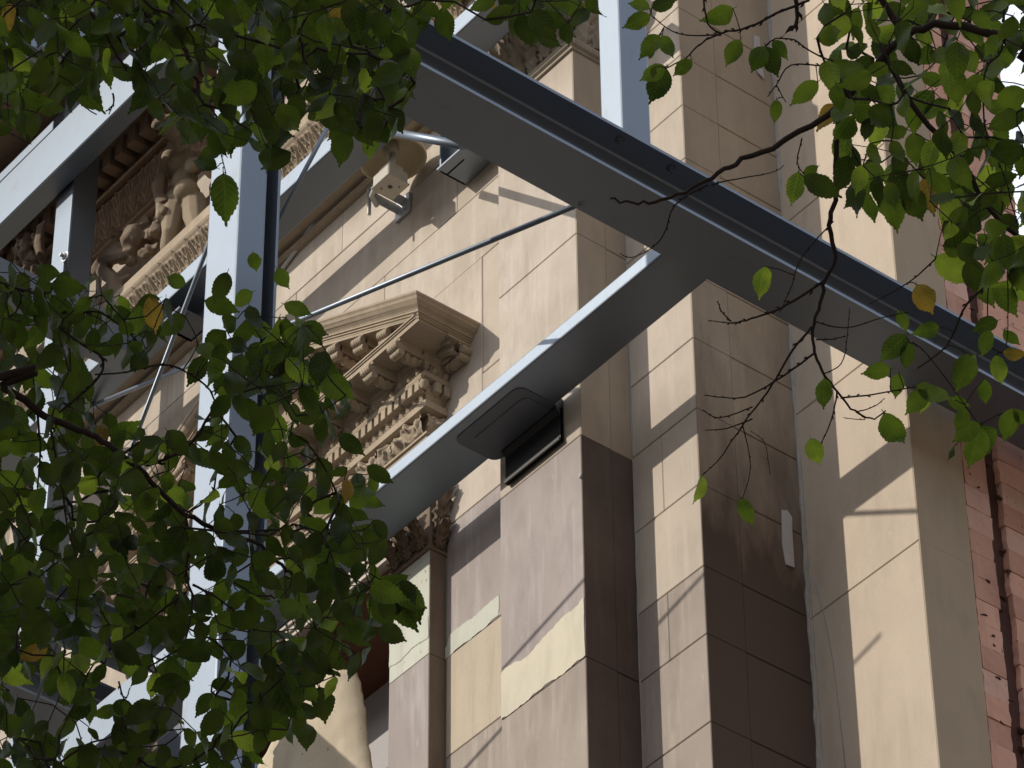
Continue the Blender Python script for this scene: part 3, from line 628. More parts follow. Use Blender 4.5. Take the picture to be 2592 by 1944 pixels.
# ---------------------------------------------------------------- cherub statue
def PP(x, y, Y): return at(1, Y, x, y)
hd = PP(448, 322, 9.98)
shL, shR = PP(428, 399, 10.08), PP(507, 404, 10.12)
hipL, hipR = PP(447, 505, 10.10), PP(492, 508, 10.13)
neck = PP(463, 385, 10.07); chest = PP(465, 425, 10.07); belly = PP(468, 474, 10.06); pelv = PP(470, 500, 10.1)
kL, fL = PP(430, 590, 10.04), PP(424, 668, 10.1); kR, fR = PP(498, 585, 10.09), PP(500, 660, 10.14)
eL, wL = PP(411, 460, 10.05), PP(404, 545, 9.98); eR, wR = PP(538, 440, 10.13), PP(520, 380, 10.05)
handU = PP(404, 300, 9.95)
def R3(a, ax='Y'): return Matrix.Rotation(a, 3, ax)
st = lump('cherub_statue', M['statue'],
     [(hd, (.088, .094, .108)), (hd+Vector((-.02, -.055, -.045)), (.05, .045, .04)), (hd+Vector((-.012, -.095, -.005)), (.016, .022, .022)), (hd+Vector((-.052, -.062, -.02)), (.028, .028, .024)), (hd+Vector((.032, -.066, -.02)), (.028, .028, .024)),
      (PP(465, 420, 10.09), (.128, .075, .105)), (PP(445, 413, 10.03), (.062, .042, .052)), (PP(487, 418, 10.04), (.062, .042, .052)), (PP(467, 458, 10.09), (.10, .072, .09)), (PP(470, 482, 10.06), (.088, .072, .062)), (pelv, (.115, .08, .07)),
      (shL, (.052, .05, .05)), (shR, (.05, .05, .05)), (wL, (.028, .028, .04)), (wR, (.03, .032, .034))],
     [([neck+Vector((0, 0, -.06)), hd], [.05, .045]), ([shL, eL, wL], [.047, .040, .026]), ([shR, eR, wR], [.046, .040, .028]),
      ([hipL, hipL.lerp(kL, .5), kL, kL.lerp(fL, .45), fL], [.078, .082, .050, .055, .032]), ([hipR, hipR.lerp(kR, .5), kR, kR.lerp(fR, .45), fR], [.075, .078, .050, .053, .032])], .008, None, .003, 10)
tag(st, 'nude stone cherub statue standing on the carved ledge beneath the dark upper cornice', 'statue')
hr = []
for i in range(26):
    a = random.uniform(0, 6.28); t = random.uniform(-.2, 1.4); d = Vector((math.cos(a)*math.cos(t), math.sin(a)*math.cos(t)*.9+.25, math.sin(t)))
    hr.append((hd+Vector((d.x*.09, d.y*.095, d.z*.11)), (.026, .026, .024)))
h_ = lump('hair', M['carvedark'], hr, [], .010, None, .01, 40); h_.parent = st
dr = lump('drapery', M['carvedark'], [(wL+Vector((.01, .02, .02)), (.05, .04, .04))],
     [([PP(412, 440, 10.0), PP(402, 470, 9.98), PP(405, 500, 10.0), PP(418, 520, 10.02)], [.03, .045, .04, .05])], .010, None, .02, 22); dr.parent = st
dr = lump('raised_bunch', M['carvedark'], [(handU+Vector((random.uniform(-.05, .05), random.uniform(-.03, .03), random.uniform(-.09, .07))), (random.uniform(.018, .034), .028, random.uniform(.018, .04))) for _ in range(16)], [([handU, handU+Vector((.06, .05, -.02)), hd+Vector((-.02, .05, .02))], [.035, .03, .03])], .010, None, .02, 22); dr.parent = st
# carved fruit and flowing drapery at the cherub's feet
fl = []
for i in range(70):
    t = i/70; c = PP(290+110*t+random.uniform(-16, 16), 640-60*t+random.uniform(-32, 38), 10.08+random.uniform(-.07, .05)); fl.append((c, (random.uniform(.018, .045), random.uniform(.018, .045), random.uniform(.018, .045))))
fl += [(PP(336, 600, 9.98), (.085, .07, .08)), (PP(300, 640, 10.02), (.07, .06, .07)), (PP(396, 586, 10), (.045, .045, .045))]
gar = lump('fruit_garland', M['carvedark'], fl, [([PP(250, 690, 10.02), PP(275, 650, 9.98), PP(310, 640, 9.97), PP(340, 632, 10)], [.06, .05, .035, .03]), ([PP(262, 690, 10.0), PP(285, 705, 9.97), PP(300, 760, 10.0)], [.05, .04, .06]),
      ([PP(330, 700, 10.05), PP(300, 720, 10.0), PP(262, 745, 9.98)], [.03, .028, .02])], .009, None, .022, 34)
tag(gar, 'shade-darkened stone fruit and drapery carving at the feet of the cherub', 'stone carving')
# second carving at the far left: bunch of leaves with a horn
cv = []
for i in range(90):
    cv.append((PP(random.uniform(0, 100), random.uniform(590, 760), 10.1+random.uniform(-.06, .05)), (random.uniform(.012, .03), .04, random.uniform(.03, .06))))
g2 = lump('leafy_carving', M['carvedark'], cv, [([PP(120, 548, 10), PP(104, 575, 9.98), PP(98, 615, 9.98), PP(106, 655, 10), PP(122, 680, 10.02)], [.008, .03, .035, .03, .02])], .009, None, .022, 34)
tag(g2, 'dark stone carving of bunched leaves with a curved horn, left of the cherub', 'stone carving')
# ---------------------------------------------------------------- steel members
SG = 'blue grey steel members propping the facade'
def rbox(mb, a, b, r=.012): mb.box(a, b, r)
def isec_profile(B, H, tf, tw, rf=.013):
    pts = [(-B/2, -H/2), (B/2, -H/2), (B/2, -H/2+tf)]
    def arc(cx_, cy_, a0, a1): return [(cx_+rf*math.cos(a0+(a1-a0)*i/4), cy_+rf*math.sin(a0+(a1-a0)*i/4)) for i in range(5)]
    pts += arc(tw/2+rf, -H/2+tf+rf, -math.pi/2, -math.pi); pts += arc(tw/2+rf, H/2-tf-rf, math.pi, math.pi/2)
    pts += [(B/2, H/2-tf), (B/2, H/2), (-B/2, H/2), (-B/2, H/2-tf)]
    pts += arc(-tw/2-rf, H/2-tf-rf, math.pi/2, 0); pts += arc(-tw/2-rf, -H/2+tf+rf, 0, -math.pi/2)
    pts += [(-B/2, -H/2+tf)]
    return pts
def bolt(parent, p, d, r=.014, l=.03, mat='galv'):
    b = MB(); p = Vector(p); d = Vector(d).normalized()
    b.tube([p, p+d*.004], r*1.7, 16, smooth=False); b.tube([p+d*.004, p+d*.018], r, 6, smooth=False); b.tube([p+d*.018, p+d*(.018+l)], r*.55, 10)
    return part('bolt', b, M[mat], parent)
# big beam along Y
bb = thing('steel_beam', 'large dark underside steel I-beam crossing diagonally in front of the stone pilasters', 'steel beam', (-10.66, 9, 14.95), SG)
b = MB(); zb, zt_ = 14.80, 15.10; b.prism(isec_profile(.296, zt_-zb, .018, .012), lambda p, t: (-10.660+p[0], t, (zb+zt_)/2+p[1]), 6.4, 13.5); part('beam_web_and_flanges', b, M['steel'], bb)
q = at(2, zt_-.018, 1553, 376); bolt(bb, (-10.56, 9.08, zt_-.018), (0, 0, -1), .014, .012, 'steeldark'); bolt(bb, (-10.56, 9.385, zt_-.018), (0, 0, -1), .014, .012, 'steeldark')
bolt(bb, (-10.654, 9.25, zb+.075), (1, 0, 0), .016, .05)
# lower beam E (RHS along X) with pad
be = thing('steel_beam', 'pale front steel beam running along the facade, its right end meeting the big diagonal beam', 'steel beam', (-13, 9.98, 15.25), SG)
b = MB(); rbox(b, (-18.5, 9.844, 15.247), (-10.86, 10.133, 15.335), .009); part('beam_tube', b, M['steel'], be)
b = MB()
def rrect(x0, x1, y0, y1, r, n=5):
    o = []
    for cx_, cy_, a in ((x1-r, y1-r, 0), (x0+r, y1-r, 90), (x0+r, y0+r, 180), (x1-r, y0+r, 270)):
        for i in range(n+1): t = math.radians(a+90*i/n); o.append((cx_+r*math.cos(t), cy_+r*math.sin(t)))
    return o
b.prism(rrect(-12.86, -12.33, 9.90, 10.175, .05), lambda p, t: (p[0], p[1], t), 15.2415, 15.2465); part('pad_reflection_plate', b, M['steeldark'], be)  # dark plates draw the pad's reflection on the beam underside
b = MB(); b.prism(rrect(-12.80, -12.37, 9.97, 10.16, .04), lambda p, t: (p[0], p[1], t), 15.2375, 15.2405); part('pad_reflection_plate', b, M['steeldark'], be)
b = MB(); b.prism([(-.012, 15.03), (-.012, 15.24), (0, 15.24), (-.05, 15.24), (-.05, 15.225), (-.026, 15.20), (-.026, 15.03)], lambda p, t: (t, Yp+p[0], p[1]), -12.765, -12.33)
b.prism([(-.036, 15.03), (-.004, 15.03), (-.004, 15.045), (-.036, 15.045)], lambda p, t: (t, Yp+p[0], p[1]), -12.765, -12.33)
b.box((-12.765, Yp-.024, 15.045), (-12.33, Yp-.004, 15.30)); part('rubber_pad', b, M['black'], be)
# upper beam D
bd_ = thing('steel_beam', 'upper pale front steel beam running along the facade just below the carved ledge', 'steel beam', (-14, 9.9, 17.97), SG)
zD = at(1, 9.78, 460, 722).z-.0; zD = 17.905
b = MB(); rbox(b, (-18.5, 9.78, zD), (-12.0, 10.0, zD+.125), .009); part('beam_tube', b, M['steel'], bd_)
b = MB(); b.box((-15.42, 9.76, 17.72), (-15.40, 9.98, 17.90)); b.box((-15.42, 9.76, 17.72), (-15.22, 9.98, 17.735)); b.box((-15.42, 9.97, 17.72), (-15.2, 9.985, 17.90)); part('angle_cleat', b, M['steeldark'], bd_)
# main post S1
YS = 7.86; xa_ = at(1, YS, 503.5, 972).x; xb_ = at(1, YS, 583.6, 972).x; ym = at(0, xb_, 656, 972).y; ye = at(0, xb_, 691, 972).y
s1 = thing('steel_post', 'tall wide steel post in front of the facade, left of the pediment', 'steel post', ((xa_+xb_)/2, YS+.1, 0), SG)
b = MB(); rbox(b, (xa_, YS, 0), (xb_, ym, 22), .012); part('post_tube', b, M['steel'], s1)
b = MB(); b.box(((xa_+xb_)/2-.01, ym-.002, 0), ((xa_+xb_)/2+.01, ye-.013, 22)); part('post_web', b, M['steeldark'], s1)
b = MB(); b.box((xa_, ye-.014, 0), (xb_, ye, 22), .002); part('post_back_plate', b, M['steel'], s1)
# UR post on the beam
pu = thing('steel_post', 'square steel post standing on the large diagonal beam beside the stone pilasters', 'steel post', (-10.68, 9.2, 15.1), SG)
xk = at(1, 9.135, 1572, 180).x; xj = at(1, 9.135, 1516, 150).x
b = MB(); rbox(b, (xj, 9.135, 15.105), (xk, 9.305, 22), .010); part('post_tube', b, M['steel'], pu)
b = MB(); b.box((xj-.03, 9.10, 15.1), (xk+.03, 9.34, 15.115)); part('base_plate', b, M['steel'], pu)
# P2 post
p2 = thing('steel_post', 'narrow steel post with a bolted joint at the far left of the facade', 'steel post', (-16.41, 9.73, 0), SG)
b = MB(); rbox(b, (-16.505, 9.65, 0), (-16.318, 9.828, 23), .012); part('post_tube', b, M['steel'], p2)
b = MB(); b.box((-16.40, 9.63, 18.60), (-16.318, 9.649, 18.86)); part('joint_plate', b, M['steel'], p2)
c = at(1, 9.63, 165, 650); bolt(p2, (c.x, 9.63, c.z), (0, -1, 0), .022, .02)
# A: wide front beam, upper left
ba = thing('steel_beam', 'deep pale steel beam at upper left with a stepped top plate, joining the wide post', 'steel beam', (-16, 9.55, 19.5), SG)
b = MB(); rbox(b, (-20, 9.50, 19.45), (-14.58, 9.638, 19.845), .008); part('beam_tube', b, M['steel'], ba)
b = MB(); b.box((-20, 9.498, 19.846), (-16.36, 9.63, 19.925), .004); part('top_plate', b, M['steel'], ba)
# B: I beam above
bB = thing('steel_beam', 'dark steel I-beam above the deep beam at upper left, ending at the narrow post', 'steel beam', (-17, 9.8, 20.4), SG)
zB = at(1, 9.70, 76, 298).z; zB2 = at(1, 9.70, 27, 298).z
b = MB(); b.prism(isec_profile(.30, zB2-zB+.02, .016, .012), lambda p, t: (t, 9.85+p[0], (zB+zB2)/2+p[1]), -21, -16.51); part('beam_web_and_flanges', b, M['steeldark'], bB)
bC = thing('steel_beam', 'small steel beam glimpsed through leaves above the upper left beams', 'steel beam', (-16, 9.8, 21), SG)
cC = at(1, 9.75, 100, 150); b = MB(); rbox(b, (-20, 9.75, cC.z-.12), (-15.9, 9.95, cC.z+.05), .006); part('beam_tube', b, M['steel'], bC)
cC = at(1, 9.72, 355, 96); b = MB(); rbox(b, (-19, 9.72, cC.z-.12), (-14.6, 9.9, cC.z+.05), .006)
tag(b.build('steel_rail', M['steel']), 'short white steel rail behind leaves between the raking brace and the wide post', 'steel rail', SG)
# raking brace at the top
def obox(p, q, wx, hz, r=.01):
    """box tube from p to q in a Y-Z plane"""
    p, q = Vector(p), Vector(q); d = (q-p).normalized(); n = Vector((1, 0, 0)); u = d.cross(n).normalized()
    if u.z < 0: u = -u
    b = MB(); cs = rrect(-wx/2, wx/2, 0, hz, .01, 2)
    b.loft([[p+n*(c[0])+u*c[1] for c in cs], [q+n*c[0]+u*c[1] for c in cs]], False, True); return b
XB = (xa_+xb_)/2; pa, pb_ = at(0, XB+.1, -60, 146), at(0, XB+.1, 372, 72)
pa.x = pb_.x = XB; br = obox(pa, pa+(pb_-pa)*((YS-.002-pa.y)/(pb_.y-pa.y)), .19, .17).build('raking_brace', M['steel'])
tag(br, 'grey raking steel brace rising across the top left corner behind the leaves', 'steel brace', SG)
# J girder along Y
jb = thing('steel_beam', 'short blue grey girder running towards the facade below the cherub', 'steel beam', (-15.6, 9.6, 17.7), SG)
b = MB(); rbox(b, (-15.80, 8.4, 17.615), (-15.602, 9.779, 17.85), .008); part('beam_tube', b, M['steel'], jb)
# G and H lower left
gb = thing('steel_beam', 'dark steel I-beam running towards the facade at lower left behind leaves', 'steel beam', (-15.1, 8.9, 14.5), SG)
b = MB(); b.prism(isec_profile(.25, .26, .016, .012), lambda p, t: (-15.125+p[0], t, 14.60+p[1]), 6.5, 9.55); part('beam_web_and_flanges', b, M['steel'], gb)
YH = 8.12; h1 = at(1, YH, 294, 1741); h0 = at(1, YH, 294, 1846); h2 = at(1, YH, 425, 1700)
hb = thing('steel_beam', 'broad pale steel beam at lower left with a bolt and a dark slot', 'steel beam', (-15, YH, h0.z), SG)
b = MB(); rbox(b, (-19, YH, h0.z), (h2.x, YH+.2, h1.z), .008); part('beam_tube', b, M['steel'], hb)
c = at(1, YH, 385, 1690); bolt(hb, (c.x, YH, c.z), (0, -1, 0), .024, .03)
c1, c2 = at(1, YH, 382, 1744), at(1, YH, 438, 1698); b = MB(); b.box((c1.x, YH-.012, c1.z-.012), (c2.x, YH-.001, c1.z+.012)); part('slot_strip', b, M['black'], hb)
g2_ = thing('steel_beam', 'dark steel beam behind leaves between the broad low beam and the wide post', 'steel beam', (-15, 9.2, 15), SG)
e_ = at(0, -14.75, 400, 1672); b = MB(); b.prism(isec_profile(.2, .22, .014, .01), lambda p, t: (-14.85+p[0], t, e_.z+.11+p[1]), 7.6, 9.8); part('beam_web_and_flanges', b, M['steel'], g2_)
gap_fill = thing('steel_post', 'added dark upright filling the shaded gap beside the wide post, low at left', 'steel post', (-14.8, 9.6, 0), SG)  # added upright; its dark colour stands in for a shaded gap
a3 = at(1, 9.62, 398, 1850); b3 = at(1, 9.62, 458, 1850); b = MB(); rbox(b, (a3.x, 9.62, 0), (b3.x, 9.75, a3.z+.25), .006); part('post_tube', b, M['steeldark'], gap_fill)
# tie rods
def rod(p, q, r, label, mat=M['steel'], name='tie_rod', cat='tie rod'):
    b = MB(); b.tube([p, q], r, 16); return tag(b.build(name, mat), label, cat, SG)
pR = at(0, -10.83, 1454, 521); pR = at(1, 9.02, 1475, 513); pL = at(1, 10.25, -40, 1141)
rod(pR, pL, .0135, 'long thin grey tie rod slanting from the big beam across the wall above the pediment')
rod(at(1, 8.4, 905, 178), at(1, 8.16, 697, 573), .011, 'thin tie rod rising to the right of the wide post under the leaves')
rod(at(1, 8.2, 535, 600), at(1, 8.9, 60, 1859), .011, 'thin tie rod slanting down left of the wide post behind the foliage')
rod(at(1, 9.75, 925, 322), at(1, 9.6, 1172, 368), .024, 'stout pale tube behind the big beam near the round wall lamp', M['steel'], 'steel_tube', 'steel tube')
# plate bracket on the wall
pc = at(1, 10.22, 1135, 447); pk = at(1, 10.22, 1205, 392)
b = MB(); b.box((pc.x, 10.16, pc.z), (pc.x+.012, 10.33, pc.z+.34)); b.box((pc.x, 10.14, pc.z), (pk.x+.1, 10.335, pc.z+.012)); b.box((pc.x, 10.20, pc.z), (pc.x+.16, 10.21, pc.z+.34))
tag(b.build('wall_bracket', M['steel']), 'folded steel plate bracket on the wall, right of the round wall lamp', 'bracket', SG)
# ---------------------------------------------------------------- conduit and wall lamp
cpts = [at(1, Yw-.016, *q) for q in ((640, 800), (706, 694), (745, 640), (790, 580), (825, 535), (838, 505), (841, 480), (836, 466), (832, 440), (835, 400))]
b = MB()
sp = []
for i in range(len(cpts)-1):
    for k in range(4):
        t = k/4; p0 = cpts[max(0, i-1)]; p1 = cpts[i]; p2_ = cpts[i+1]; p3_ = cpts[min(len(cpts)-1, i+2)]
        sp.append(.5*((2*p1)+(p2_-p0)*t+(2*p0-5*p1+4*p2_-p3_)*t*t+(3*p1-p0-3*p2_+p3_)*t**3))
sp.append(cpts[-1]); sp = [p+Vector((0, -.012 if 10 < i < len(sp)-6 else 0, 0)) for i, p in enumerate(sp)]
b.tube(sp, .0125, 12); co = b.build('conduit', M['conduit']); tag(co, 'pale grey conduit pipe curving up the wall beside the wide post', 'conduit')
k = at(1, Yw-.012, 838, 505); b = MB(); b.box((k.x-.022, Yw-.03, k.z-.008), (k.x+.09, Yw-.001, k.z+.008), .003); put2(b.build('clip', M['galv']), co)
LZ = at(1, Yw-.20, 995, 402)
lamp = thing('wall_lamp', 'round cream wall lamp with grey metal box, on the wall above the pediment', 'wall lamp', LZ)
TL = Matrix.Translation(LZ) @ Matrix.Rotation(math.radians(8), 4, 'X') @ Matrix.Rotation(math.radians(-4), 4, 'Y')
def lathe(prof, n=40):
    b = MB(); b.loft([[(r*math.cos(2*math.pi*i/n), r*math.sin(2*math.pi*i/n), z) for i in range(n)] for r, z in prof], True, True); return b
def lpart(name, b, mat, T=TL):
    b.v = [tuple(T @ Vector(v)) for v in b.v]; o = b.build(name, mat); put2(o, lamp); return o
lpart('bowl', lathe([(.172, 0), (.176, -.012), (.184, -.016), (.189, -.008), (.189, .012), (.182, .03), (.15, .075), (.10, .105), (.03, .12), (.001, .121), (.03, .112), (.095, .095), (.14, .068), (.170, .02), (.172, 0)]), M['cream'])
lpart('lamp_holder', lathe([(.001, .10), (.045, .10), (.045, .04), (.035, .02), (.001, .02)], 20), M['boxgrey'])
BX = at(1, Yw-.28, 988, 452)
b = MB(); b.box((BX.x-.075, BX.y-.065, BX.z-.055), (BX.x+.07, BX.y+.07, BX.z+.03), .006); b.box((BX.x-.082, BX.y-.072, BX.z-.062), (BX.x+.077, BX.y+.077, BX.z-.052), .002); b.box((BX.x-.05, BX.y-.045, BX.z+.03), (BX.x+.05, BX.y+.05, BX.z+.075), .004)
put2(b.build('ballast_box', M['boxgrey']), lamp)
b = MB(); b.tube([(BX.x+.0, BX.y, BX.z-.0625), (BX.x, BX.y, BX.z-.064)], .014, 14); b.tube([(BX.x+.03, BX.y+.04, BX.z-.0625), (BX.x+.03, BX.y+.04, BX.z-.064)], .006, 8); b.tube([(BX.x-.04, BX.y-.03, BX.z-.0625), (BX.x-.04, BX.y-.03, BX.z-.066)], .005, 8); put2(b.build('knockout', M['black']), lamp)
b = MB(); b.tube([(BX.x, BX.y, BX.z+.07), tuple(LZ+Vector((0, 0, .05)))], .02, 10); b.tube([(BX.x-.07, BX.y, BX.z+.0), (BX.x-.13, BX.y-.01, BX.z+.015), (BX.x-.2, BX.y+.02, BX.z+.03), (BX.x-.26, BX.y+.1, BX.z+.05)], .015, 10); put2(b.build('cable_gland', M['conduit']), lamp)
WP = at(1, Yw-.02, 1013, 535)
b = MB(); b.box((WP.x-.055, Yw-.016, WP.z-.045), (WP.x+.075, Yw-.002, WP.z+.10), .002); b.box((WP.x-.01, BX.y+.05, WP.z+.06), (WP.x+.05, Yw-.01, WP.z+.068)); b.box((WP.x-.01, BX.y+.04, WP.z+.06), (WP.x+.0, BX.y+.06, BX.z-.05)); b.box((WP.x-.03, BX.y+.05, WP.z+.0), (WP.x-.024, Yw-.01, WP.z+.068))
put2(b.build('bracket', M['galv']), lamp)
for dx in (.0, .045):
    b = MB(); b.tube([(WP.x+dx, Yw-.016, WP.z-.01), (WP.x+dx, Yw-.03, WP.z-.01)], .008, 6, smooth=False); put2(b.build('bolt', M['galv']), lamp)
# ---------------------------------------------------------------- trees
LS = 2592/2212
def leaf_mesh(name, seed, curl=.15, fold=.25, asp=.62):
    rnd = random.Random(seed); n = 11; b = MB(); left = []; right = []; mid = []
    for i in range(n+1):
        t = i/n; wd = asp*.5*(math.sin(math.pi*min(1, t*1.02)**.82))**.85 if 0 < t < 1 else 0
        if t > .74: wd *= ((1-t)/.26)**.8*.86+.10
        wl = wd*(1+rnd.uniform(-.06, .06)); wr = wd*(1+rnd.uniform(-.06, .06))
        z = -curl*t*t+.03*math.sin(t*7+seed); mid.append((0, t, z))
        left.append((-wl, t-.02, z+fold*wl+.03*math.sin(t*11+seed))); right.append((wr, t-.02, z+fold*wr+.03*math.sin(t*9+seed*2)))
    def ser(side, s):   # saw teeth
        out = []
        for i in range(n):
            a = Vector(side[i]); c = Vector(side[i+1]); out.append(tuple(a)); m_ = a.lerp(c, .72); out.append((m_.x+s*.022, m_.y+.012, m_.z))
        out.append(side[-1]); return out
    L_, R_ = ser(left, -1), ser(right, 1)
    vs = mid+L_+R_; o1 = n+1; o2 = o1+len(L_); fs = []
    for i in range(n):
        fs += [(i, o1+2*i, o1+2*i+1), (i, o1+2*i+1, i+1), (i+1, o1+2*i+1, o1+2*i+2), (i, o2+2*i+1, o2+2*i), (i, i+1, o2+2*i+1), (i+1, o2+2*i+2, o2+2*i+1)]
    fs = [f for f in fs if len({tuple(vs[k]) for k in f}) == 3]
    b.add(vs, fs, True); b.tube([(0, -.13, .02), (0, -.06, .015), (0, .02, 0)], .011, 3, False); return b
LM = {}
for key, mk in (('leaf', 'leaf'), ('leafmid', 'leafmid'), ('leafpale', 'leafpale'), ('leafyellow', 'leafyellow')):
    LM[key] = [leaf_mesh('leaf', s, (.06, .32, .14, .45, .10, .22, -.15, .30)[s-1], (.10, .35, .20, .55, .05, .28, .15, .70)[s-1], (.56, .62, .50, .60, .66, .52, .58, .55)[s-1]) for s in range(1, 9)]
def blade(me, co):
    at_ = me.attributes.new('blade', 'FLOAT_VECTOR', 'POINT'); at_.data.foreach_set('vector', [q for v in co for q in v]); return me
LMESH = {k: [blade(b.mesh('leaf', M[k], False), b.v) for b in v] for k, v in LM.items()}
def leaf_matrix(base, ang, length, tilt, roll):
    """ang: direction on the view plane, 90 = hanging down; a tree leaf anywhere, seen from the street"""
    d = (CR*math.cos(math.radians(ang))-CU*math.sin(math.radians(ang))); d = (d*math.cos(tilt)+fw*math.sin(tilt)).normalized()
    nrm = -fw-d*(-fw).dot(d)
    nrm = nrm.normalized() if nrm.length > 1e-4 else d.orthogonal(); nrm = Quaternion(d, roll) @ nrm
    x = d.cross(nrm); Mx = Matrix((x, d, nrm)).transposed().to_4x4(); Mx = Mx @ Matrix.Diagonal((length, length, length, 1)); Mx.translation = base; return Mx
def inpoly(x, y, poly):
    c = False; n = len(poly)
    for i in range(n):
        x1, y1 = poly[i]; x2, y2 = poly[(i+1) % n]
        if (y1 > y) != (y2 > y) and x < (x2-x1)*(y-y1)/(y2-y1)+x1: c = not c
    return c
def scatter(poly, spacing, rnd, holes=()):
    xs = [p[0] for p in poly]; ys = [p[1] for p in poly]; out = []; grid = {}; area = (max(xs)-min(xs))*(max(ys)-min(ys)); n = int(area/spacing**2*9)
    for _ in range(n):
        x = rnd.uniform(min(xs), max(xs)); y = rnd.uniform(min(ys), max(ys))
        if not inpoly(x, y, poly) or any(((x-h[0])/h[2])**2+((y-h[1])/h[3])**2 < 1 for h in holes): continue
        k = (int(x//spacing), int(y//spacing)); ok = True
        for a in (-1, 0, 1):
            for c in (-1, 0, 1):
                for q in grid.get((k[0]+a, k[1]+c), ()):
                    if (q[0]-x)**2+(q[1]-y)**2 < spacing**2: ok = False
        if ok: grid.setdefault(k, []).append((x, y)); out.append((x, y))
    return out
def smooth_path(pts, per=4, jit=0, rnd=random):
    out = []
    for i in range(len(pts)-1):
        p0 = pts[max(0, i-1)]; p1 = pts[i]; p2_ = pts[i+1]; p3_ = pts[min(len(pts)-1, i+2)]
        for k in range(per):
            t = k/per; q = .5*((2*p1)+(p2_-p0)*t+(2*p0-5*p1+4*p2_-p3_)*t*t+(3*p1-p0-3*p2_+p3_)*t**3)
            if jit: q = q+Vector((rnd.uniform(-1, 1), rnd.uniform(-1, 1), rnd.uniform(-1, 1)))*jit
            out.append(q)
    out.append(pts[-1]); return out
def twig(mb, pts, r0, r1, rnd, buds=True, n=5):
    pp = smooth_path(pts, 4, r0*.35, rnd); N_ = len(pp); rr = [r0+(r1-r0)*i/(N_-1) for i in range(N_)]; mb.tube(pp, rr, n)
    if buds:
        for i in range(1, N_-1):
            if rnd.random() < .75:
                d = (pp[i+1]-pp[i]).normalized(); s = d.orthogonal().normalized(); s = Quaternion(d, rnd.uniform(0, 6.28)) @ s; r = rr[i]
                mb.tube([pp[i], pp[i]+s*r*1.9+d*r*2.2, pp[i]+s*r*2.3+d*r*4.4], [r*.8, r*.85, r*.12], 4, False)
def make_tree(tname, label, trunk_pts, trunk_r, limbs, twigs, clusters, placed, depth, seed, mixw, canopy):
    rnd = random.Random(seed); root = thing(tname, label, 'tree', trunk_pts[0])
    b = MB(); tp = smooth_path([Vector(p) for p in trunk_pts], 6); rr = [trunk_r*(1-.6*i/(len(tp)-1)) for i in range(len(tp))]; b.tube(tp, rr, 14)
    part('trunk', b, M['bark'], root)
    nodes = []        # skeleton points leaves may attach to
    for (pts, r0, r1, conn) in limbs:
        b = MB(); P3 = [far(x, y, depth+dz) for x, y, dz in pts]
        if conn: P3 = [Vector(tp[-1]), Vector(tp[-1]).lerp(P3[0], .55)+Vector((0, 0, .25))]+P3
        twig(b, P3, r0, r1, rnd, False, 8); part('branch', b, M['bark'], root); nodes += [(q, .004) for q in smooth_path(P3[2 if conn else 0:], 5)]
    tw = MB()
    for (pts, r0, r1) in twigs:
        P3 = [far(x, y, depth+dz) for x, y, dz in pts]; twig(tw, P3, r0, r1, rnd); nodes += [(q, .002) for q in smooth_path(P3, 3)]
    leaves = []
    for (poly, sp, holes, dz, lw) in clusters:
        for (x, y) in scatter(poly, sp, rnd, holes):
            dd = depth+dz+rnd.uniform(-.45, .45); ln = rnd.uniform(*lw)/FPX*dd
            ang = rnd.gauss(88, 42); key = rnd.choices(('leaf', 'leafmid', 'leafpale', 'leafyellow'), mixw)[0]
            base = far(x, y, dd); Mx = leaf_matrix(base, ang, ln, rnd.gauss(0, .45), rnd.gauss(0, .62)); off = Mx.to_3x3() @ Vector((0, -.45, 0)); Mx.translation = base+off
            leaves.append((Mx, key, rnd.randrange(8), base+off, ln*FPX/dd))
    # join leaf bases with fine twigs: nearest neighbour tree
    pts = [(n_[0], -1) for n_ in nodes]; todo = [l[3] for l in leaves]; tree = []
    import heapq
    allp = [p for p, _ in pts]+todo; nb = len(pts); inn = [True]*nb+[False]*len(todo)
    cell = .16; g = {}
    for i, p in enumerate(allp): g.setdefault((int(p.x//cell), int(p.y//cell), int(p.z//cell)), []).append(i)
    def near(i):
        p = allp[i]; k = (int(p.x//cell), int(p.y//cell), int(p.z//cell))
        for a in (-1, 0, 1):
            for c in (-1, 0, 1):
                for e in (-1, 0, 1):
                    for j in g.get((k[0]+a, k[1]+c, k[2]+e), ()):
                        if not inn[j]: yield (allp[j]-p).length, i, j
    hq = []
    for i in range(nb):
        for t_ in near(i): heapq.heappush(hq, t_)
    par = {}
    while True:
        while hq:
            d, i, j = heapq.heappop(hq)
            if inn[j]: continue
            inn[j] = True; par[j] = i
            for t_ in near(j): heapq.heappush(hq, t_)
        rest = [j for j in range(nb, len(allp)) if not inn[j]]
        if not rest: break
        j = rest[0]; cand = [i for i in range(len(allp)) if inn[i]]
        i = min(cand, key=lambda q: (allp[q]-allp[j]).length); inn[j] = True; par[j] = i
        for t_ in near(j): heapq.heappush(hq, t_)
    size = {}
    for j in list(par):
        k = j
        while k in par: size[k] = size.get(k, 0)+1; k = par[k]
    for j, i in par.items():
        a, c = allp[i], allp[j]; L = (a-c).length
        if L < .002: continue
        r = min(.0028, .0007+.00028*math.sqrt(size.get(j, 1))); m_ = a.lerp(c, .5)+Vector((rnd.uniform(-1, 1), rnd.uniform(-1, 1), rnd.uniform(-1, 1)))*L*.10
        tw.tube([a, m_, c], [r*1.1, r, r*.9], 4, False)
        if rnd.random() < .8:
            s = Vector((rnd.uniform(-1, 1), rnd.uniform(-1, 1), rnd.uniform(-1, 1))).normalized(); tw.tube([m_, m_+s*r*3.2], [r*1.1, r*.3], 4, False)
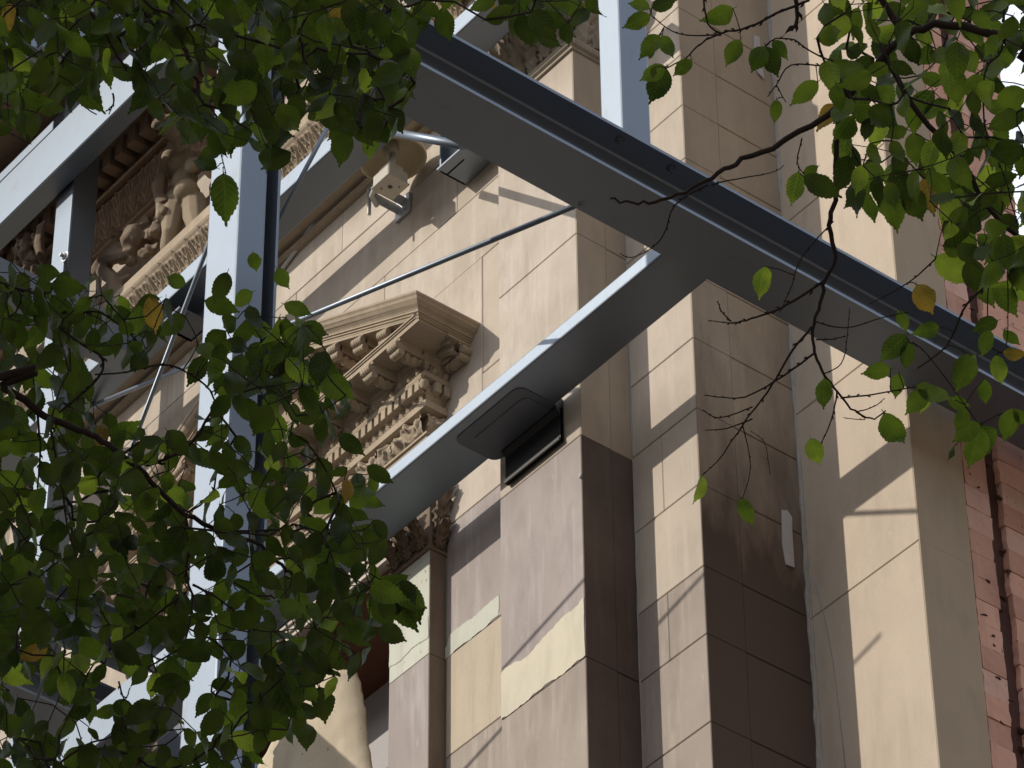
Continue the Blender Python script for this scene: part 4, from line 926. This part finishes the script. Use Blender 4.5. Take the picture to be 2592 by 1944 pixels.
    for (x, y, ang, ln, key, wr) in placed:
        p = far(x, y, depth); q = min((n_[0] for n_ in nodes), key=lambda v: (v-p).length)
        if .003 < (q-p).length < .09: tw.tube([q, q.lerp(p, .5)+Vector((0, 0, .004)), p], [.0012, .001, .0009], 4, False)
    t_o = part('twigs', tw, M['bark'], root, False); t_o['kind'] = 'stuff'
    for (x, y, ang, ln, key, wr) in placed:
        dd = depth+rnd.uniform(-.12, .12); Mx = leaf_matrix(far(x, y, dd), ang, ln/FPX*dd*1.04, rnd.uniform(-.25, .25), rnd.uniform(-.35, .35)*(1 if wr > .7 else 3.2)); leaves.append((Mx, key, rnd.randrange(8), None, 999))
    leaves.sort(key=lambda l: -l[4]); inv = Matrix.Translation(-_wl(root))
    for Mx, key, v, _, _ in leaves[:300]:
        o = bpy.data.objects.new('leaf', LMESH[key][v]); C.objects.link(o); o.matrix_world = Mx; o.parent = root; o.matrix_parent_inverse = inv
    if len(leaves) > 300:
        for key in ('leaf', 'leafmid', 'leafpale', 'leafyellow'):
            fb = MB(); co = []
            for Mx, k2, v, _, _ in leaves[300:]:
                if k2 == key: s = LM[key][v]; fb.add([Mx @ Vector(q) for q in s.v], s.f, True); co += s.v
            if fb.v: o = part('foliage', fb, M[key], root, False); o['kind'] = 'stuff'; blade(o.data, co)
    # the crown overhead, out of the picture, that keeps the low leaves in shade
    cf = MB(); c0_, rad, cnt = canopy
    for i in range(cnt):
        while True:
            q = Vector((rnd.uniform(-1, 1), rnd.uniform(-1, 1), rnd.uniform(-1, 1)))
            if q.length < 1: break
        p = Vector(c0_)+Vector((q.x*rad[0], q.y*rad[1], q.z*rad[2])); s = LM['leaf'][i % 8]; sc = rnd.uniform(.12, .2)
        Mx = Matrix.Translation(p) @ Quaternion(Vector((rnd.uniform(-1, 1), rnd.uniform(-1, 1), rnd.uniform(-1, 1))).normalized(), rnd.uniform(0, 3)).to_matrix().to_4x4() @ Matrix.Scale(sc, 4)
        cf.add([Mx @ Vector(q) for q in s.v[:34:3]], [(a, a+1, a+2) for a in range(0, 9)]) if False else cf.add([Mx @ Vector(q_) for q_ in ((0, 0, 0), (-.32, .4, .05), (0, 1, -.1), (.32, .4, .05))], [(0, 1, 2), (0, 2, 3)])
    o = part('crown', cf, M['leaf'], root, False); o['kind'] = 'stuff'
    return root
D_ = lambda l: [(x*LS, y*LS) for x, y in l]
UL = D_([(-30, -30), (1000, -30), (930, 20), (900, 60), (892, 120), (900, 170), (868, 225), (855, 285), (815, 300), (760, 285), (735, 290), (690, 262), (640, 240), (605, 290), (600, 350), (560, 345), (540, 300), (470, 310), (450, 250), (420, 295), (385, 300), (350, 270), (300, 205), (250, 160), (180, 215), (130, 225), (90, 265), (-30, 285)])
ULf = D_([(1010, -30), (1290, -30), (1290, 20), (1250, 70), (1180, 90), (1120, 75), (1050, 20)])
LL = D_([(-30, 590), (60, 600), (110, 610), (190, 610), (250, 650), (330, 650), (400, 690), (300, 780), (180, 760), (200, 900), (400, 960), (470, 860), (440, 740), (500, 690), (560, 690), (640, 700), (680, 720), (655, 780), (730, 800), (760, 880), (700, 940), (650, 960), (690, 1010), (760, 1020), (820, 1060), (790, 1110), (840, 1150), (820, 1220), (905, 1260), (890, 1330), (830, 1320), (790, 1420), (720, 1480), (690, 1540), (655, 1600), (600, 1570), (560, 1620), (540, 1700), (-30, 1700)])
RR = D_([(1800, -30), (2240, -30), (2240, 640), (2150, 650), (2070, 590), (2040, 440), (1950, 420), (1900, 460), (1840, 430), (1815, 330), (1780, 240), (1790, 110)])
holesUL = [(30, 60, 40, 14), (100, 100, 26, 20), (240, 90, 20, 16), (480, 60, 12, 14), (620, 250, 18, 14), (500, 240, 14, 18), (28, 115, 40, 20), (72, 150, 20, 26), (345, 105, 26, 20), (310, 150, 22, 18), (400, 150, 16, 16), (20, 160, 22, 18), (570, 130, 16, 30), (585, 330, 16, 40), (108, 250, 20, 20), (400, 205, 8, 8), (170, 60, 10, 14)]
holesLL = [(505, 1480, 36, 50), (520, 1720, 40, 60), (500, 1250, 30, 30), (150, 1000, 18, 14), (240, 1000, 20, 14), (420, 1010, 20, 20), (630, 1440, 14, 40), (150, 1500, 24, 14), (60, 1540, 24, 14), (350, 1480, 24, 20), (780, 1350, 14, 12), (620, 900, 20, 40), (440, 950, 20, 20), (250, 930, 30, 34), (330, 1045, 66, 34), (80, 1085, 28, 20), (100, 1150, 20, 46), (30, 1180, 40, 34), (110, 1270, 14, 40), (590, 1080, 40, 60), (480, 1190, 30, 40), (540, 1370, 30, 30), (300, 1760, 70, 55), (230, 1850, 60, 45), (60, 1740, 60, 40), (130, 1800, 60, 40), (480, 1800, 34, 60), (430, 1870, 34, 40), (290, 1660, 30, 40), (400, 1660, 34, 40), (820, 1400, 30, 24), (700, 1440, 22, 20), (600, 1270, 16, 30), (30, 1600, 20, 20), (640, 1120, 20, 40), (770, 1000, 22, 14), (640, 1650, 20, 60), (330, 1340, 14, 20), (440, 1090, 16, 16), (770, 1240, 20, 18), (540, 1560, 20, 30)]
placedL = [(565, 440, 85, 128, 'leafmid', 1), (560, 380, 165, 62, 'leaf', 1), (548, 425, 205, 70, 'leaf', 1), (590, 300, 100, 90, 'leaf', 1), (505, 250, 150, 85, 'leaf', 1), (880, 330, 110, 95, 'leaf', 1), (865, 250, 80, 100, 'leafmid', 1), (940, 330, 95, 75, 'leafmid', 1), (960, 240, 80, 90, 'leafmid', 1),
           (1000, 1490, 30, 92, 'leafmid', 1), (995, 1505, 58, 110, 'leafmid', 1), (975, 1500, 95, 105, 'leaf', 1), (960, 1590, 25, 75, 'leaf', 1), (760, 830, 10, 75, 'leafmid', 1), (720, 840, 20, 70, 'leafmid', 1), (815, 960, 30, 95, 'leafmid', 1), (800, 900, 50, 90, 'leaf', 1), (860, 1100, 40, 80, 'leaf', 1), (930, 1180, 35, 80, 'leaf', 1), (700, 680, 60, 60, 'leafmid', 1), (640, 740, 150, 65, 'leafmid', 1), (720, 770, 20, 75, 'leafmid', 1),
           (470, 720, 200, 60, 'leafmid', 1), (575, 690, 110, 85, 'leaf', 1), (520, 760, 20, 90, 'leaf', 1), (560, 870, 100, 60, 'leaf', 1), (520, 900, 120, 90, 'leaf', 1), (640, 640, 80, 50, 'leafmid', 1), (215, 800, 180, 70, 'leaf', 1), (330, 790, 170, 75, 'leaf', 1), (240, 830, 100, 70, 'leaf', 1), (150, 690, 185, 70, 'leaf', 1), (130, 720, 10, 85, 'leaf', 1),
           (330, 1590, 105, 110, 'leaf', 1), (300, 1790, 160, 70, 'leafmid', 1), (800, 1590, 70, 120, 'leaf', 1), (690, 1700, 70, 130, 'leaf', 1), (340, 1800, 190, 75, 'leafmid', 1), (560, 1180, 10, 85, 'leaf', 1), (240, 1750, 150, 34, 'leafpale', .5), (290, 1780, 60, 40, 'leaf', .5), (225, 1840, 50, 45, 'leaf', .6), (120, 1640, 160, 80, 'leafyellow', .8), (1050, 40, 110, 80, 'leaf', 1), (1120, 20, 80, 90, 'leaf', 1), (1020, 20, 100, 90, 'leafmid', 1)]
limbsL = [([(-40, 960, 0), (0, 978, 0), (60, 1010, 0), (115, 1055, 0), (200, 1085, 0), (260, 1120, 0), (330, 1165, 0), (400, 1240, .05), (470, 1300, .05), (560, 1345, .1), (640, 1370, .1), (700, 1420, .1), (740, 1455, .1)], .0095, .003, True),
          ([(250, -60, -.3), (312, 0, -.3), (380, 42, -.3), (443, 101, -.3), (470, 130, -.3), (489, 177, -.3), (500, 215, -.3)], .009, .003, True),
          ([(190, -60, -.3), (210, 0, -.3), (235, 40, -.3), (262, 80, -.3), (290, 130, -.3), (320, 180, -.3)], .006, .002, True)]
twigsL = [([(369, 1178, .05), (431, 1157, .05), (489, 1116, .05), (547, 1024, .05), (576, 1007, .05), (640, 985, .05), (700, 975, 0)], .0036, .0016), ([(0, 715, 0), (65, 735, 0), (97, 743, 0), (130, 738, 0)], .003, .0018), ([(97, 743, 0), (150, 830, 0), (240, 890, 0), (262, 912, 0), (255, 945, 0), (215, 990, 0), (150, 1045, 0)], .0028, .0022),
          ([(200, 795, 0), (250, 790, 0), (330, 845, 0), (350, 880, 0), (345, 935, 0), (240, 948, 0)], .0022, .0018), ([(345, 935, 0), (430, 925, 0), (520, 975, 0), (547, 1024, 0)], .002, .0018), ([(125, 1065, 0), (140, 1150, 0), (160, 1250, 0), (170, 1330, 0), (200, 1430, 0)], .003, .0012), ([(95, 1050, 0), (102, 1150, 0), (95, 1250, 0), (110, 1340, 0)], .0026, .001),
          ([(470, 1300, 0), (478, 1380, 0), (470, 1450, 0), (488, 1520, 0), (470, 1620, 0)], .0034, .0015), ([(488, 1480, 0), (560, 1520, 0), (640, 1590, 0), (700, 1600, 0)], .0028, .001), ([(470, 1500, 0), (350, 1590, 0), (240, 1680, 0), (190, 1780, 0), (150, 1860, 0)], .0026, .001), ([(560, 1345, .1), (700, 1340, .1), (760, 1330, .1), (850, 1400, .1), (985, 1480, .1)], .0022, .0012), ([(215, 175, 0), (210, 260, 0), (245, 290, 0)], .0015, .0012), ([(285, 235, 0), (288, 262, 0), (268, 282, 0)], .002, .001), ([(288, 262, 0), (275, 290, 0)], .0016, .0009), ([(170, 260, 0), (183, 285, 0)], .0014, .0009), ([(555, 300, 0), (548, 340, 0), (572, 440, 0)], .0018, .001), ([(0, 325, 0), (30, 340, 0), (80, 365, 0)], .0018, .0009), ([(300, 1725, 0), (315, 1770, 0), (330, 1740, 0)], .002, .001)]
make_tree('street_tree', 'dark leafy tree whose hanging twigs cover the left of the view', [(-9.0, -.6, 0), (-8.9, -.5, 2.5), (-8.6, .2, 4.6), (-7.9, 1.2, 6.2)], .17, limbsL, twigsL,
          [(UL, 27, holesUL, -.5, (66, 108)), (ULf, 30, (), -.3, (66, 100)), (LL, 31, holesLL, .2, (60, 104))], placedL, 7.9, 11, (78, 18, 3, 1), ((-6.4, -.9, 10.1), (2.6, 1.5, 1.7), 2600))
limbsR = [([(2680, 150, 0), (2592, 114, 0), (2496, 80, 0), (2390, 63, 0), (2290, 90, 0), (2210, 170, 0), (2125, 262, 0), (2053, 320, 0), (1926, 384, 0), (1863, 413, 0), (1800, 447, 0), (1733, 485, 0), (1660, 508, 0), (1600, 512, 0), (1545, 502, 0)], .011, .0022, True),
          ([(2145, 230, 0), (2121, 304, 0), (2116, 422, 0), (2112, 506, 0), (2100, 570, 0), (2114, 654, 0), (2090, 705, 0), (2077, 769, 0), (2060, 819, 0), (2062, 895, 0), (2086, 946, 0), (2119, 992, 0), (2166, 1043, 0), (2212, 1060, 0), (2242, 1039, 0)], .0062, .0014, False),
          ([(2290, 90, 0), (2230, 0, 0), (2200, -60, 0)], .008, .006, False), ([(2230, 120, 0), (2323, 287, 0), (2433, 401, 0), (2475, 485, 0), (2517, 548, 0), (2600, 618, 0)], .006, .0048, False)]
twigsR = [([(2090, 708, 0), (2018, 756, 0), (1963, 786, 0), (1900, 807, 0), (1860, 817, 0), (1834, 817, 0), (1792, 811, 0)], .0032, .0008), ([(1852, 814, 0), (1828, 790, 0), (1817, 762, 0)], .0018, .0009), ([(2055, 828, 0), (2005, 887, 0), (1963, 959, 0), (1921, 1022, 0), (1880, 1075, 0), (1830, 1150, 0), (1777, 1205, 0)], .0028, .001),
          ([(2060, 895, 0), (1984, 950, 0), (1900, 1000, 0), (1850, 1008, 0), (1783, 1000, 0)], .0024, .001), ([(2119, 992, 0), (2110, 1040, 0), (2090, 1100, 0), (2050, 1165, 0)], .002, .001), ([(2128, 1007, 0), (2220, 997, 0), (2313, 980, 0)], .002, .0012), ([(2524, 701, 0), (2448, 769, 0), (2415, 840, 0), (2385, 887, 0), (2322, 933, 0)], .0028, .0014),
          ([(2542, 25, 0), (2535, 127, 0), (2497, 170, 0), (2488, 250, 0), (2500, 350, 0), (2540, 440, 0), (2575, 570, 0)], .0026, .0014), ([(1880, 1075, 0), (1900, 1180, 0), (1880, 1262, 0)], .0014, .0007), ([(1779, 1037, 0), (1821, 1058, 0), (1905, 1030, 0)], .001, .0016), ([(1785, 1089, 0), (1840, 1084, 0), (1905, 1060, 0)], .001, .0016),
          ([(1792, 468, 0), (1708, 519, 0), (1682, 591, 0), (1648, 629, 0), (1598, 652, 0), (1568, 641, 0)], .0018, .0008), ([(1800, 470, 0), (1840, 457, 0), (1950, 438, 0), (1984, 418, 0)], .0018, .0008), ([(2050, 0, 0), (1965, 35, 0), (1897, 68, 0), (1826, 84, 0), (1775, 110, 0), (1733, 148, 0), (1686, 173, 0)], .003, .0012), ([(1826, 87, 0), (1760, 90, 0), (1703, 80, 0), (1648, 38, 0)], .0018, .001),
          ([(1779, -20, 0), (1792, 59, 0), (1826, 84, 0)], .0022, .0018), ([(2011, -20, 0), (2019, 46, 0), (2003, 78, 0)], .005, .003), ([(1965, 97, 0), (2011, 101, 0), (2053, 131, 0), (2138, 169, 0)], .0014, .002), ([(2150, 175, 0), (2095, 169, 0), (2003, 165, 0), (1965, 215, 0), (1943, 245, 0)], .0022, .001), ([(1965, 215, 0), (1990, 260, 0)], .0014, .0008),
          ([(2030, 350, 0), (2018, 410, 0), (2035, 440, 0)], .0016, .001), ([(2110, 560, 0), (2030, 650, 0), (2005, 720, 0), (1975, 790, 0)], .0016, .001), ([(2065, 815, 0), (2140, 830, 0), (2230, 805, 0), (2300, 790, 0)], .0016, .001), ([(2065, 860, 0), (2110, 858, 0), (2140, 850, 0)], .0016, .001), ([(2086, 946, 0), (2130, 920, 0), (2145, 850, 0), (2150, 780, 0)], .0014, .0008), ([(2166, 1043, 0), (2210, 1030, 0), (2240, 1008, 0)], .0014, .0008),
          ([(2166, 1043, 0), (2190, 1062, 0), (2135, 1057, 0)], .0012, .0008), ([(1900, 1090, 0), (1935, 1120, 0), (1945, 1170, 0), (1950, 1200, 0)], .0008, .0007), ([(2300, 865, 0), (2350, 900, 0), (2478, 1075, 0)], .0014, .0012), ([(2503, 700, 0), (2500, 800, 0), (2510, 880, 0), (2590, 900, 0)], .0016, .001), ([(2550, 700, 0), (2552, 800, 0), (2548, 880, 0)], .0014, .0009), ([(2368, 655, 0), (2300, 715, 0), (2200, 770, 0)], .0018, .001)]
placedR = [(1644, 22, 200, 58, 'leafmid', 1), (1644, 38, 153, 76, 'leafmid', 1), (1650, 20, -18, 66, 'leaf', 1), (1670, 91, 135, 72, 'leafmid', 1), (1676, 91, 66, 64, 'leafmid', 1), (1684, 169, 152, 72, 'leafmid', 1), (1684, 173, 113, 94, 'leaf', 1), (1750, 152, 140, 60, 'leafmid', 1), (1855, 21, 152, 84, 'leafmid', 1), (1874, 101, 120, 76, 'leafmid', 1), (1655, 120, 120, 34, 'leaf', .8), (1655, 170, 95, 30, 'leaf', .8),
           (1935, 118, 118, 72, 'leafmid', 1), (1939, 118, 68, 84, 'leaf', 1), (1956, 105, 48, 58, 'leafmid', 1), (2070, 207, 140, 90, 'leafmid', 1), (1965, 253, 92, 58, 'leafmid', 1), (2020, 435, 100, 86, 'leafpale', 1), (2032, 439, -22, 48, 'leafmid', 1), (2036, 447, 30, 106, 'leaf', 1), (1936, 674, 103, 84, 'leafpale', .4), (2368, 651, 34, 116, 'leafpale', 1), (2322, 722, 60, 86, 'leafyellow', 1),
           (2275, 786, 69, 58, 'leafmid', 1), (2292, 849, 135, 90, 'leafmid', 1), (2300, 866, 97, 72, 'leafmid', 1), (2377, 828, 165, 66, 'leafmid', 1), (2254, 933, 169, 74, 'leafmid', 1), (2275, 946, 97, 64, 'leafmid', 1), (2085, 958, 88, 80, 'leafmid', 1), (2052, 1110, 72, 72, 'leafpale', 1), (2238, 1047, 61, 104, 'leafmid', 1), (2343, 988, 130, 76, 'leafmid', 1), (2347, 992, 107, 58, 'leafpale', .8), (2318, 980, 25, 100, 'leafmid', .7), (2400, 1010, 20, 60, 'leafmid', .6),
           (2444, 1035, 110, 60, 'leafmid', 1), (2478, 1072, 145, 80, 'leafmid', 1), (2478, 1081, 98, 106, 'leafmid', 1), (2486, 1077, 63, 76, 'leafmid', 1), (2524, 811, 160, 72, 'leafmid', 1), (2503, 836, 105, 70, 'leafmid', 1), (2541, 836, 45, 56, 'leafmid', 1), (2448, 895, 100, 100, 'leafmid', 1), (2490, 960, 85, 66, 'leafmid', 1), (2571, 1035, 112, 90, 'leafmid', 1), (2566, 1038, 45, 56, 'leafmid', 1), (2540, 890, 10, 60, 'leafyellow', .5), (2520, 900, 75, 80, 'leafpale', .5), (2470, 900, 120, 80, 'leafmid', .6),
           (1777, 1206, 96, 70, 'leafpale', .3), (1874, 1262, 66, 76, 'leafmid', .8), (2415, 1130, 110, 40, 'leaf', .6), (2580, 640, 100, 90, 'leaf', 1), (2540, 600, 120, 80, 'leafmid', 1), (2450, 560, 130, 90, 'leaf', 1), (2390, 560, 60, 90, 'leaf', 1), (2220, 410, 110, 90, 'leafmid', 1), (2260, 430, 60, 100, 'leaf', 1), (2190, 480, 140, 70, 'leaf', 1), (2250, 480, 75, 110, 'leafmid', 1), (2300, 470, 70, 100, 'leaf', 1), (2200, 300, 100, 60, 'leaf', 1)]
holesR = [(2470, 120, 30, 12), (2440, 200, 26, 14), (2500, 300, 20, 30), (2350, 190, 16, 14), (2520, 420, 14, 26), (2320, 420, 20, 16), (2050, 25, 16, 12), (2150, 50, 14, 14), (2110, 120, 16, 22), (2130, 190, 20, 12), (2255, 140, 10, 10), (2560, 30, 22, 18), (2560, 170, 34, 40), (2590, 230, 22, 60), (2560, 330, 22, 30), (2205, 240, 8, 8), (2380, 250, 24, 24), (2340, 330, 26, 40), (2420, 330, 16, 16), (2580, 460, 20, 50), (2380, 110, 16, 18), (2250, 360, 30, 20), (2180, 360, 40, 40), (2470, 440, 20, 14), (2590, 560, 20, 40), (2300, 340, 16, 40), (2400, 430, 26, 20), (2530, 250, 14, 20), (2510, 520, 20, 16)]
make_tree('street_tree', 'lighter green tree whose knobbly bare twigs and leaves hang in from the upper right', [(-1.6, 6.4, 0), (-1.7, 6.3, 3), (-2.2, 6.1, 5.6), (-2.9, 5.6, 7.2)], .15, limbsR, twigsR,
          [(RR, 32, holesR, 0, (64, 104))], placedR, 8.4, 23, (30, 52, 16, 2), ((-6.2, .9, 10.6), (1.5, 1.0, 1.1), 900))
